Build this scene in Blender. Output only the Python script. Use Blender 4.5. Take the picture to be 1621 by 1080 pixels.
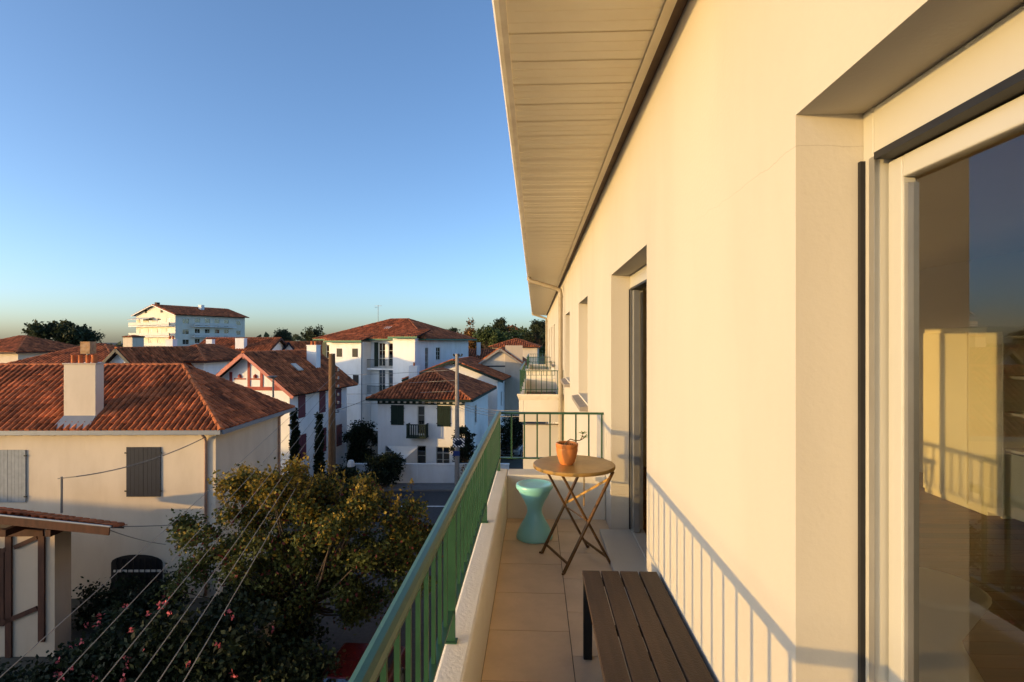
import bpy, math, random
from mathutils import Vector, Matrix
random.seed(7)
for o in list(bpy.data.objects): bpy.data.objects.remove(o)
SC = bpy.context.scene
COL = SC.collection
PI = math.pi
HC = 9.7                       # camera height above the street
F = 850.0                      # focal length in photo pixels (1621 wide)
TH = math.atan(37.0/850.0)     # camera yaw to the left of the wall direction
cT, sT = math.cos(TH), math.sin(TH)

# ------------------------------------------------------------------ camera
cam = bpy.data.cameras.new('camera'); camo = bpy.data.objects.new('camera', cam); COL.objects.link(camo)
camo.location = (0, 0, HC); camo.rotation_euler = (PI/2, 0, TH)
cam.sensor_width = 36.0; cam.lens = 36.0*F/1621.0
cam.clip_start = 0.05; cam.clip_end = 6000
SC.camera = camo
# ------------------------------------------------------------------ light
SUN_TO = Vector((0.985, 0.53, -0.090)).normalized()
EL = math.asin(-SUN_TO.z); AZ = math.atan2(-SUN_TO.x, -SUN_TO.y)
w = bpy.data.worlds.new('World'); SC.world = w; w.use_nodes = True
nt = w.node_tree; bg = nt.nodes['Background']
sky = nt.nodes.new('ShaderNodeTexSky'); sky.sky_type = 'NISHITA'; sky.sun_disc = False
sky.sun_elevation = EL+math.radians(1.8); sky.sun_rotation = AZ; sky.altitude = 0
sky.air_density = 0.68; sky.dust_density = 1.5; sky.ozone_density = 2.1
wb = nt.nodes.new('ShaderNodeVectorMath'); wb.operation = 'MULTIPLY'; wb.inputs[1].default_value = (.98, 1.0, 1.04)   # white balance
nt.links.new(sky.outputs[0], wb.inputs[0]); nt.links.new(wb.outputs[0], bg.inputs[0]); bg.inputs[1].default_value = 0.15
sl = bpy.data.lights.new('sun', 'SUN'); so = bpy.data.objects.new('sun', sl); COL.objects.link(so)
sl.energy = 1.65; sl.angle = math.radians(0.6); sl.color = (1.0, 0.60, 0.18)
so.rotation_euler = SUN_TO.to_track_quat('-Z', 'Y').to_euler()
so.location = (-30, -15, 40)
SC.view_settings.view_transform = 'Standard'; SC.view_settings.look = 'None'
SC.view_settings.gamma = 1.0; SC.view_settings.exposure = 1.44
SC.render.engine = 'CYCLES'; SC.cycles.diffuse_bounces = 8; SC.cycles.max_bounces = 14; SC.cycles.transparent_max_bounces = 12

# ------------------------------------------------------------------ helpers
def CW(xc, zc, h=0.0):
    """camera-frame right/forward metres + height -> world"""
    return Vector((xc*cT - zc*sT, xc*sT + zc*cT, h))
def W(px, py, z):
    return CW((px-810)/F*z, z, HC-(py-540)/F*z)
def XC(px, z): return (px-810)/F*z
def HT(py, z): return HC-(py-540)/F*z

def nodes_of(name):
    m = bpy.data.materials.new(name); m.use_nodes = True
    return m, m.node_tree, m.node_tree.nodes['Principled BSDF']
def mat(name, col, rough=0.8, var=0.15, scale=3.0, bump=0.0, bscale=40.0, dirt=None, dscale=1.2, damt=0.5,
        metal=0.0, tint=0.0, rnd=0.0, spec=0.3, pos=False, stretch=None, trans=0.0, bdist=0.01):
    m, t, b = nodes_of(name); N = t.nodes; L = t.links
    tc = N.new('ShaderNodeTexCoord'); src = tc.outputs['Object']
    if pos: src = N.new('ShaderNodeNewGeometry').outputs['Position']
    if stretch:
        mp = N.new('ShaderNodeMapping'); mp.inputs['Scale'].default_value = stretch
        L.new(src, mp.inputs[0]); src2 = mp.outputs[0]
    else: src2 = src
    n = N.new('ShaderNodeTexNoise'); n.inputs['Scale'].default_value = scale; n.inputs['Detail'].default_value = 6
    L.new(src2, n.inputs['Vector'])
    r = N.new('ShaderNodeMapRange'); r.inputs[3].default_value = 1-var; r.inputs[4].default_value = 1+var
    r.inputs[1].default_value = 0.3; r.inputs[2].default_value = 0.7
    L.new(n.outputs[0], r.inputs[0]); fac = r.outputs[0]
    def mul(a, bb):
        q = N.new('ShaderNodeMath'); q.operation = 'MULTIPLY'; L.new(a, q.inputs[0]); L.new(bb, q.inputs[1]); return q.outputs[0]
    if tint:
        a = N.new('ShaderNodeAttribute'); a.attribute_name = 'tint'
        q = N.new('ShaderNodeMapRange'); q.inputs[3].default_value = 1-tint; q.inputs[4].default_value = 1+tint
        L.new(a.outputs['Fac'], q.inputs[0]); fac = mul(fac, q.outputs[0])
    if rnd:
        a = N.new('ShaderNodeObjectInfo')
        q = N.new('ShaderNodeMapRange'); q.inputs[3].default_value = 1-rnd; q.inputs[4].default_value = 1+rnd
        L.new(a.outputs['Random'], q.inputs[0]); fac = mul(fac, q.outputs[0])
    vm = N.new('ShaderNodeVectorMath'); vm.operation = 'SCALE'; vm.inputs[0].default_value = col[:3]
    L.new(fac, vm.inputs['Scale']); out = vm.outputs[0]
    if dirt:
        n2 = N.new('ShaderNodeTexNoise'); n2.inputs['Scale'].default_value = dscale; n2.inputs['Detail'].default_value = 8
        n2.inputs['Roughness'].default_value = 0.65
        L.new(src2, n2.inputs['Vector'])
        r2 = N.new('ShaderNodeMapRange'); r2.inputs[1].default_value = 0.45; r2.inputs[2].default_value = 0.75
        r2.inputs[4].default_value = damt
        L.new(n2.outputs[0], r2.inputs[0])
        mx = N.new('ShaderNodeMix'); mx.data_type = 'RGBA'
        L.new(r2.outputs[0], mx.inputs[0]); L.new(out, mx.inputs[6]); mx.inputs[7].default_value = (*dirt, 1); out = mx.outputs[2]
    L.new(out, b.inputs['Base Color'])
    b.inputs['Roughness'].default_value = rough; b.inputs['Metallic'].default_value = metal
    b.inputs['Specular IOR Level'].default_value = spec
    if trans:
        tr = N.new('ShaderNodeBsdfTranslucent'); L.new(out, tr.inputs[0])
        ms = N.new('ShaderNodeMixShader'); ms.inputs[0].default_value = trans
        L.new(b.outputs[0], ms.inputs[1]); L.new(tr.outputs[0], ms.inputs[2])
        L.new(ms.outputs[0], N['Material Output'].inputs[0])
    if bump:
        nb = N.new('ShaderNodeTexNoise'); nb.inputs['Scale'].default_value = bscale; nb.inputs['Detail'].default_value = 5
        L.new(src, nb.inputs['Vector'])
        bp = N.new('ShaderNodeBump'); bp.inputs['Strength'].default_value = bump; bp.inputs['Distance'].default_value = bdist
        L.new(nb.outputs[0], bp.inputs['Height']); L.new(bp.outputs[0], b.inputs['Normal'])
    return m
def glass(name, tintc=(0.75, 0.8, 0.82), gain=1.5, base=0.0):
    m, t, b = nodes_of(name); N = t.nodes; L = t.links; N.remove(b)
    tr = N.new('ShaderNodeBsdfTransparent'); tr.inputs[0].default_value = (*tintc, 1)
    gl = N.new('ShaderNodeBsdfGlossy'); gl.inputs['Roughness'].default_value = 0.0; gl.inputs[0].default_value = (.95, .97, 1, 1)
    ge = N.new('ShaderNodeNewGeometry'); dt = N.new('ShaderNodeVectorMath'); dt.operation = 'DOT_PRODUCT'
    L.new(ge.outputs['Normal'], dt.inputs[0]); L.new(ge.outputs['Incoming'], dt.inputs[1])
    def mth(op, a_, b_):
        q = N.new('ShaderNodeMath'); q.operation = op
        for i_, v_ in ((0, a_), (1, b_)):
            if isinstance(v_, (int, float)): q.inputs[i_].default_value = v_
            else: L.new(v_, q.inputs[i_])
        return q.outputs[0]
    c1 = mth('SUBTRACT', 1.0, mth('ABSOLUTE', dt.outputs['Value'], 0.0))
    sch = mth('ADD', mth('MULTIPLY', mth('POWER', c1, 5.0), .96), .04)     # Schlick reflectance
    mu = N.new('ShaderNodeMath'); mu.operation = 'MULTIPLY_ADD'; mu.inputs[1].default_value = gain; mu.inputs[2].default_value = base
    mu.use_clamp = True
    L.new(sch, mu.inputs[0])
    ms = N.new('ShaderNodeMixShader'); L.new(mu.outputs[0], ms.inputs[0]); L.new(tr.outputs[0], ms.inputs[1]); L.new(gl.outputs[0], ms.inputs[2])
    L.new(ms.outputs[0], N['Material Output'].inputs[0]); return m

class MB:
    def __init__(s): s.v = []; s.f = []; s.t = []; s.tv = 0.5
    def add(s, vs, fs):
        k = len(s.v); s.v += [tuple(v) for v in vs]
        for f in fs: s.f.append(tuple(i+k for i in f)); s.t.append(s.tv)
        return s
    def poly(s, *p): return s.add(p, [tuple(range(len(p)))])
    def box(s, x0, x1, y0, y1, z0, z1):
        return s.add([(x0,y0,z0),(x1,y0,z0),(x1,y1,z0),(x0,y1,z0),(x0,y0,z1),(x1,y0,z1),(x1,y1,z1),(x0,y1,z1)],
              [(0,3,2,1),(4,5,6,7),(0,1,5,4),(1,2,6,5),(2,3,7,6),(3,0,4,7)])
    def prism(s, pts, d):
        """closed polygon extruded by vector d"""
        n = len(pts); d = Vector(d); P = [Vector(p) for p in pts]
        return s.add(P+[p+d for p in P], [tuple(range(n-1,-1,-1)), tuple(range(n,2*n))]+[(i,(i+1)%n,(i+1)%n+n,i+n) for i in range(n)])
    def beam(s, p, q, wd, ht, up=(0,0,1)):
        p = Vector(p); q = Vector(q); d = (q-p).normalized(); u = Vector(up)
        a = d.cross(u)
        if a.length < 1e-4: a = d.cross(Vector((1,0,0)))
        a.normalize(); b = a.cross(d)
        a = a*wd/2; b = b*ht/2
        return s.add([p-a-b,p+a-b,p+a+b,p-a+b,q-a-b,q+a-b,q+a+b,q-a+b],
              [(0,1,2,3),(7,6,5,4),(0,4,5,1),(1,5,6,2),(2,6,7,3),(3,7,4,0)])
    def tube(s, path, r, n=8, caps=True):
        P = [Vector(p) for p in path]; rr = r if isinstance(r, (list, tuple)) else [r]*len(P)
        vs = []; fs = []; prev = None
        for i, p in enumerate(P):
            d = (P[min(i+1,len(P)-1)]-P[max(i-1,0)]).normalized()
            if prev is None:
                a = d.orthogonal().normalized()
            else:
                a = (prev - d*prev.dot(d)).normalized()
            prev = a; b = d.cross(a)
            for k in range(n):
                t = 2*PI*k/n; vs.append(p+(a*math.cos(t)+b*math.sin(t))*rr[i])
        for i in range(len(P)-1):
            for k in range(n): fs.append((i*n+k, i*n+(k+1)%n, (i+1)*n+(k+1)%n, (i+1)*n+k))
        if caps: fs.append(tuple(range(n-1,-1,-1))); fs.append(tuple(range((len(P)-1)*n, len(P)*n)))
        return s.add(vs, fs)
    def lathe(s, prof, c=(0,0,0), n=28):
        vs = []; fs = []; m = len(prof)
        for k in range(n):
            t = 2*PI*k/n
            for r, z in prof: vs.append((c[0]+r*math.cos(t), c[1]+r*math.sin(t), c[2]+z))
        for k in range(n):
            for i in range(m-1): fs.append((k*m+i, ((k+1)%n)*m+i, ((k+1)%n)*m+i+1, k*m+i+1))
        return s.add(vs, fs)
    def build(s, name, m, parent=None, smooth=False, bevel=0.0):
        me = bpy.data.meshes.new(name); me.from_pydata(s.v, [], s.f); me.validate()
        if len(me.polygons) == len(s.t) and s.t:
            a = me.attributes.new('tint', 'FLOAT', 'FACE'); a.data.foreach_set('value', s.t)
        me.materials.append(m)
        if smooth: me.polygons.foreach_set('use_smooth', [True]*len(me.polygons))
        o = bpy.data.objects.new(name, me); COL.objects.link(o); o.parent = parent
        if smooth == 'auto':
            md = o.modifiers.new('split', 'EDGE_SPLIT'); md.split_angle = math.radians(35)
        if bevel:
            b = o.modifiers.new('bevel', 'BEVEL'); b.width = bevel; b.segments = 2; b.limit_method = 'ANGLE'
        return o
def tag(o, label=None, cat=None, group=None, kind=None):
    if label: o['label'] = label
    if cat: o['category'] = cat
    if group: o['group'] = group
    if kind: o['kind'] = kind
    return o
def empty(name, label, cat, loc=(0,0,0), rz=0.0, group=None):
    o = bpy.data.objects.new(name, None); COL.objects.link(o); o.location = loc; o.rotation_euler = (0,0,rz)
    o.empty_display_size = 0.3
    return tag(o, label, cat, group)
def share(o, parent, loc=None, mw=None):
    c = o.copy(); COL.objects.link(c); c.parent = parent
    if loc is not None: c.location = loc
    if mw is not None: c.matrix_local = mw
    return c

# ------------------------------------------------------------------ materials
M = {}
def stucco(name, col, crack=False):
    m = mat(name, col, 0.9, 0.05, 0.8, 0.5, 70, dirt=tuple(c*k_ for c, k_ in zip(col, (.76,.72,.66))), dscale=1.1, damt=0.5 if not crack else .3, spec=0.15, bdist=0.002 if crack else .005, stretch=(1,1,.35))
    if crack:
        t = m.node_tree; N = t.nodes; L = t.links; b = N['Principled BSDF']
        g = N.new('ShaderNodeNewGeometry'); sp = N.new('ShaderNodeSeparateXYZ'); L.new(g.outputs['Position'], sp.inputs[0])
        nz = N.new('ShaderNodeTexNoise'); nz.inputs['Scale'].default_value = 7; nz.inputs['Detail'].default_value = 5; L.new(g.outputs['Position'], nz.inputs['Vector'])
        a = N.new('ShaderNodeMath'); a.operation = 'MULTIPLY_ADD'; a.inputs[1].default_value = 0.05; L.new(nz.outputs[0], a.inputs[0]); L.new(sp.outputs['Z'], a.inputs[2])
        c = N.new('ShaderNodeMath'); c.operation = 'SUBTRACT'; L.new(a.outputs[0], c.inputs[0]); c.inputs[1].default_value = HC+0.502
        d = N.new('ShaderNodeMath'); d.operation = 'ABSOLUTE'; L.new(c.outputs[0], d.inputs[0])
        e = N.new('ShaderNodeMapRange'); e.inputs[1].default_value = 0.0; e.inputs[2].default_value = 0.0018; e.inputs[3].default_value = 0.45; e.inputs[4].default_value = 0; L.new(d.outputs[0], e.inputs[0])
        y = N.new('ShaderNodeMapRange'); y.inputs[1].default_value = 2.3; y.inputs[2].default_value = 1.5; L.new(sp.outputs['Y'], y.inputs[0])
        f = N.new('ShaderNodeMath'); f.operation = 'MULTIPLY'; L.new(e.outputs[0], f.inputs[0]); L.new(y.outputs[0], f.inputs[1])
        mx = N.new('ShaderNodeMix'); mx.data_type = 'RGBA'; L.new(f.outputs[0], mx.inputs[0])
        old = b.inputs['Base Color'].links[0].from_socket
        L.new(old, mx.inputs[6]); mx.inputs[7].default_value = (.25, .2, .15, 1); L.new(mx.outputs[2], b.inputs['Base Color'])
    return m
M['wall'] = stucco('balcony_stucco', (.50,.465,.395), True)
M['white'] = stucco('white_render', (.78,.78,.76))
M['cream'] = stucco('cream_render', (.60,.52,.41))
M['oldcream'] = stucco('weathered_render', (.46,.39,.31))
M['parapet'] = stucco('parapet_paint', (.68,.63,.53))
M['pipe'] = mat('painted_downpipe', (.34,.29,.21), 0.5, 0.08, 3, dirt=(.2,.15,.1), dscale=5, damt=.4)
M['annexe'] = stucco('tan_annexe_render', (.46,.36,.26))
M['blockcream'] = stucco('pale_cream_render', (.70,.65,.54))
M['soffit'] = mat('soffit_board', (.93,.84,.62), 0.45, 0.05, 1.2, dirt=(.76,.60,.38), dscale=1.6, damt=0.35)
M['brown'] = mat('brown_trim', (.17,.11,.07), 0.6, 0.2, 6)
M['gutter'] = mat('painted_gutter', (.70,.64,.52), 0.45, 0.06, 3, dirt=(.35,.25,.15), dscale=5, damt=.4)
M['pvc'] = mat('white_frame', (.43,.42,.37), 0.35, 0.03, 4, spec=.5)
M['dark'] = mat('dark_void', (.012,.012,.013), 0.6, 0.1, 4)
M['black'] = mat('black_rubber', (.015,.015,.016), 0.5, 0.2, 8)
M['alu'] = mat('grey_aluminium', (.35,.35,.34), 0.35, 0.08, 8, metal=.7)
M['green'] = mat('green_rail_paint', (.022,.072,.034), 0.36, 0.12, 9, dirt=(.012,.04,.025), dscale=14, damt=.6, spec=.5)
M['tile'] = mat('beige_floor_tile', (.56,.42,.27), 0.5, 0.10, 4, dirt=(.34,.25,.16), dscale=2.5, damt=.5, rnd=.05, spec=.4)
M['grout'] = mat('dark_grout', (.10,.08,.065), 0.9, 0.2, 20)
M['glass'] = glass('window_glass', (.74,.76,.74), 1.6, 0.03)
M['hglass'] = glass('house_glass', (.25,.28,.3), 1.5, 0.1)
M['plank'] = mat('dark_brown_plank', (.042,.024,.012), 0.6, 0.22, 30, 0.3, 160, rnd=.15, stretch=(1,.08,1), dirt=(.10,.06,.03), dscale=25, damt=.4, spec=.35)
M['blackmetal'] = mat('black_metal', (.012,.012,.012), 0.45, 0.1, 8)
M['brass'] = mat('ochre_table_paint', (.42,.25,.07), 0.38, 0.10, 5, dirt=(.25,.12,.03), dscale=9, damt=.5, metal=.25, spec=.5)
M['rustleg'] = mat('rusty_ochre_leg', (.13,.065,.02), 0.5, 0.25, 18, metal=.2)
M['teal'] = mat('turquoise_plastic', (.22,.55,.55), 0.28, 0.03, 3, spec=.5)
M['terracotta'] = mat('terracotta_pot', (.62,.22,.06), 0.42, 0.08, 7, dirt=(.5,.2,.08), dscale=6, damt=.4)
M['soil'] = mat('potting_soil', (.03,.02,.012), 0.95, 0.4, 30, .6, 60)
M['stem'] = mat('plant_stem', (.14,.09,.04), 0.8, 0.2, 20)
M['leafnear'] = mat('succulent_leaf', (.10,.17,.045), 0.45, 0.15, 12)
M['rtile'] = mat('canal_tile', (.39,.112,.04), 0.85, 0.35, 4, dirt=(.035,.020,.014), dscale=1.3, damt=.9, tint=.45, spec=.15, pos=True)
M['rtile_obj'] = mat('canal_tile_single', (.41,.118,.042), 0.85, 0.30, 5, dirt=(.04,.022,.016), dscale=1.3, damt=.9, rnd=.45, spec=.15, pos=True)
M['ridge'] = mat('ridge_tile_clay', (.50,.15,.05), 0.85, 0.25, 5, dirt=(.14,.06,.03), dscale=3, damt=.5, spec=.2)
M['rbase'] = mat('roof_underlay', (.022,.012,.009), 0.9, 0.2, 5)
M['zinc'] = mat('blue_grey_zinc', (.22,.24,.27), 0.5, 0.12, 3, dirt=(.12,.13,.14), dscale=3, damt=.5, metal=.3)
M['navy'] = mat('navy_shutter', (.006,.012,.028), 0.55, 0.15, 6)
M['litshut'] = mat('lit_grey_shutter', (.22,.25,.28), 0.6, 0.12, 6)  # grey-blue shutter, its lighter sunlit tone painted into the colour
M['copper'] = mat('rose_brown_pipe', (.42,.27,.20), 0.6, 0.12, 5)
M['rust'] = mat('rusty_iron', (.32,.17,.07), 0.7, 0.4, 8, dirt=(.45,.36,.25), dscale=6, damt=.6)
M['dkgreen'] = mat('bottle_green_wood', (.006,.02,.013), 0.6, 0.2, 6)
M['midgreen'] = mat('green_fascia', (.03,.115,.065), 0.55, 0.15, 6)
M['redwood'] = mat('basque_red_wood', (.30,.055,.04), 0.65, 0.15, 6)
M['pinkwood'] = mat('faded_red_bargeboard', (.46,.17,.13), 0.65, 0.12, 6)
M['brownwood'] = mat('old_brown_timber', (.065,.024,.013), 0.75, 0.3, 7, stretch=(1,1,.2))
M['asphalt'] = mat('asphalt', (.05,.05,.052), 0.9, 0.2, 8, .4, 90)
M['ground'] = mat('garden_ground', (.07,.065,.05), 0.95, 0.3, .6)
M['pave'] = mat('pavement', (.16,.155,.15), 0.9, 0.15, 3)
M['paint'] = mat('road_paint', (.7,.7,.68), 0.7, 0.15, 5)
M['polewood'] = mat('weathered_pole_wood', (.13,.075,.038), 0.85, 0.3, 5, stretch=(6,6,.4))
M['concrete'] = mat('concrete_pole', (.26,.23,.20), 0.85, 0.15, 6)
M['wire'] = mat('grey_wire', (.22,.20,.17), 0.6, 0.1, 5)
M['bark'] = mat('bark', (.07,.05,.035), 0.9, 0.3, 9)
def leafmat(n, c, tr=.3): M[n] = mat(n, c, 0.65, 0.25, 1.5, tint=.5, trans=tr, spec=.2)
leafmat('leaf_olive', (.062,.074,.02)); leafmat('leaf_sungold', (.24,.165,.025)); leafmat('leaf_dark', (.013,.022,.009), .15)
leafmat('leaf_mid', (.075,.10,.032)); leafmat('leaf_rust', (.17,.085,.022)); leafmat('flower', (.42,.09,.10))
leafmat('leaf_far', (.04,.052,.024), .3)
leafmat('seed_red', (.13,.03,.03))
M['carred'] = mat('red_car_paint', (.06,.004,.004), 0.25, 0.03, 2, spec=.6)
M['cargrey'] = mat('grey_car_paint', (.20,.21,.22), 0.3, 0.03, 2, spec=.6)
M['cloth'] = mat('pale_sail_cloth', (.62,.60,.54), 0.85, 0.06, 2)
M['wood_floor'] = mat('interior_floorboard', (.20,.09,.035), 0.4, 0.2, 8, rnd=.25, stretch=(.2,3,1))
M['interior'] = mat('interior_wall', (.62,.56,.44), 0.8, 0.04, 1)
M['cabinet'] = mat('cream_cabinet', (.72,.66,.45), 0.5, 0.04, 2)
def stripes(name):
    m, t, b = nodes_of(name); N = t.nodes; L = t.links
    tc = N.new('ShaderNodeTexCoord'); mp = N.new('ShaderNodeMapping'); mp.inputs['Rotation'].default_value = (0, PI/4, 0)
    L.new(tc.outputs['Object'], mp.inputs[0]); wv = N.new('ShaderNodeTexWave'); wv.inputs['Scale'].default_value = 2.2
    L.new(mp.outputs[0], wv.inputs[0]); r = N.new('ShaderNodeMath'); r.operation = 'GREATER_THAN'; r.inputs[1].default_value = .5
    L.new(wv.outputs['Fac'], r.inputs[0]); mx = N.new('ShaderNodeMix'); mx.data_type = 'RGBA'
    mx.inputs[6].default_value = (.75,.75,.75,1); mx.inputs[7].default_value = (.02,.02,.02,1)
    L.new(r.outputs[0], mx.inputs[0]); L.new(mx.outputs[2], b.inputs[0]); return m
M['stripes'] = stripes('black_white_border')

# ------------------------------------------------------------------ ground and roads
def sheet(name, pts, h, m):
    o = MB().poly(*[Vector((p.x, p.y, h)) for p in pts]).build(name, m); tag(o, kind='structure'); return o
g = MB().poly((-3000,-3000,0),(3000,-3000,0),(3000,3000,0),(-3000,3000,0)).build('ground', M['ground']); tag(g, kind='structure')
sheet('road', [CW(-60,28.5), CW(40,28.5), CW(40,34.6), CW(-60,34.6)], .008, M['asphalt'])
sheet('side_road', [Vector((-7.5,-20,0)), Vector((-1.5,-20,0)), Vector((-1.5,28,0)), Vector((-7.5,28,0))], .004, M['asphalt'])
for k in range(3):
    o = MB().poly(*[CW(x, z, .014) for x, z in ((-14+k*7,31.4),(-9.5+k*7,31.4),(-9.5+k*7,31.55),(-14+k*7,31.55))]).build('road_marking', M['paint']); tag(o, kind='structure')
kb = MB(); a = CW(-60,34.6); 
o = MB().prism([CW(-60,34.6,0),CW(40,34.6,0),CW(40,36.2,0),CW(-60,36.2,0)], (0,0,.13)).build('pavement', M['pave']); tag(o, kind='structure')

# ================================================================== OUR BUILDING
FL = HC-1.62                       # balcony floor level
XW = 0.64; XI = 0.80; LINT = HC+0.556
YEND = 30.0; YBEG = -6.0
B = empty('apartment_building', 'long cream stuccoed apartment building with wide boarded eaves and balconies', 'building', (XW,0,0))
def loc(mb, name, m, parent=B, **k):
    o = mb.build(name, m, parent, **k)
    return o
def off(v): return (v[0]-XW, v[1], v[2])
class LB(MB):      # world coordinates -> building-local at build
    def build(s, name, m, parent=None, **k):
        s.v = [off(v) for v in s.v]; return MB.build(s, name, m, parent, **k)
def wall_cells(mb, O, U, V, Nn, wd, ht, ops, depth):
    """rect wall with rectangular holes; O corner, U right, V up, Nn inward"""
    O, U, V, Nn = Vector(O), Vector(U), Vector(V), Vector(Nn)
    xs = sorted({0, wd}|{a for o in ops for a in o[:2]}); zs = sorted({0, ht}|{a for o in ops for a in o[2:4]})
    P = lambda x, z, d=0: O+U*x+V*z+Nn*d
    for i in range(len(xs)-1):
        for j in range(len(zs)-1):
            cx, cz = (xs[i]+xs[i+1])/2, (zs[j]+zs[j+1])/2
            if any(o[0] < cx < o[1] and o[2] < cz < o[3] for o in ops): continue
            mb.poly(P(xs[i],zs[j]), P(xs[i+1],zs[j]), P(xs[i+1],zs[j+1]), P(xs[i],zs[j+1]))
    for o in ops:
        x0, x1, z0, z1 = o[:4]
        mb.poly(P(x0,z0), P(x0,z1), P(x0,z1,depth), P(x0,z0,depth)); mb.poly(P(x1,z1), P(x1,z0), P(x1,z0,depth), P(x1,z1,depth))
        mb.poly(P(x0,z1), P(x1,z1), P(x1,z1,depth), P(x0,z1,depth)); mb.poly(P(x1,z0), P(x0,z0), P(x0,z0,depth), P(x1,z0,depth))
EAVE = HC+1.43
doors = [(-1.6,1.35),(3.12,4.57)]
wins = [(6.62,7.99),(10.06,11.5)]
far_d = [(13.2,14.6),(24.0,25.4)]; far_w = [(17.6,18.9),(20.3,21.6)]
ops = []
for lv in range(4):
    z = FL-2.7*lv
    for a, b in doors+far_d: ops.append((a-YBEG, b-YBEG, max(z,0.02), LINT-2.7*lv))
    for a, b in wins+far_w: ops.append((a-YBEG, b-YBEG, z+.85, LINT-2.7*lv))
ops = [o for o in ops if o[2] > 0]
mb = LB(); wall_cells(mb, (XW,YBEG,0), (0,1,0), (0,0,1), (1,0,0), YEND-YBEG, EAVE+.25, ops, XI-XW+.06)
mb.poly((XW,YEND,0),(9,YEND,0),(9,YEND,EAVE+.25),(XW,YEND,EAVE+.25)); mb.poly((9,YBEG,0),(XW,YBEG,0),(XW,YBEG,EAVE+.25),(9,YBEG,EAVE+.25))
mb.poly((9,YEND,0),(9,YBEG,0),(9,YBEG,EAVE+.25),(9,YEND,EAVE+.25))
loc(mb, 'wall', M['wall'])
# eave
XF = -0.165
eave = LB(); eave.prism([(XF-.02,YBEG-.3,EAVE+.08),(XF-.02,YBEG-.3,EAVE+.16),(5,YBEG-.3,EAVE+1.9),(9.6,YBEG-.3,EAVE+.3),(9.6,YBEG-.3,EAVE+.2)], (0,YEND-YBEG+.6,0))
eave = eave.build('eave', M['rbase'], B)
bd = LB(); prof = []
bw = 0.2493
for k in range(3):
    y0 = k*bw/3
    for yy, zz in ((y0+.002,.0),(y0+bw/3-.009,0),(y0+bw/3-.007,.003),(y0+bw/3-.002,.003)): prof.append((yy, zz))
vs = []; 
x0b, x1b = XF+.035, XW-.095
for yy, zz in prof: vs += [(x0b,yy,EAVE+zz),(x1b,yy,EAVE+zz)]
fs = [(2*i,2*i+1,2*i+3,2*i+2) for i in range(len(prof)-1)]
bd.add(vs, fs)
first = bd.build('soffit_board', M['soffit'], eave)
nb = int((YEND-YBEG)/.25)
first.location = (0, YBEG, 0)
for k in range(1, nb): share(first, eave, (0, YBEG+k*.25, 0))
t = LB(); t.box(x0b-.001,x1b+.001,YBEG,YEND,EAVE+.0037,EAVE+.05); t.build('soffit_backing', M['soffit'], eave)
t = LB(); t.box(XW-.095,XW-.05,YBEG,YEND,EAVE-.012,EAVE+.05); t.build('soffit_trim', M['soffit'], eave)
t = LB(); t.box(XW-.05,XW-.003,YBEG,YEND,EAVE-.006,EAVE+.05); t.build('wall_trim', M['brown'], eave)
t = LB()
gp = [(XF+.04,-.006),(XF+.012,-.012),(XF-.01,-.004),(XF-.02,.02),(XF-.024,.11),(XF-.008,.12),(XF+.04,.12)]
t.prism([(x,YBEG,EAVE+z) for x, z in gp], (0,YEND-YBEG,0)); t.build('gutter', M['gutter'], eave)
for k, yy in enumerate((12.0, 27.2)):
    t = LB(); p = [(XF+.02,yy,EAVE+.0),(XF+.02,yy,EAVE-.05),(XF+.06,yy,EAVE-.085),(XF+.2,yy,EAVE-.13),(XW-.18,yy,EAVE-.26),(XW-.10,yy,EAVE-.30),(XW-.08,yy,EAVE-.38),(XW-.08,yy,.2)]
    t.tube(p, .05, 12); d = t.build('downpipe', M['pipe'], B, smooth=True)
    t = LB(); t.lathe([(.05,0),(.06,.0),(.06,.04),(.05,.04)], (XW-.08,yy,EAVE-.46), 14); t.lathe([(.05,0),(.06,.0),(.06,.04),(.05,.04)], (XW-.08,yy,FL+.3), 14)
    t.build('pipe_collar', M['pipe'], d)
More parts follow.
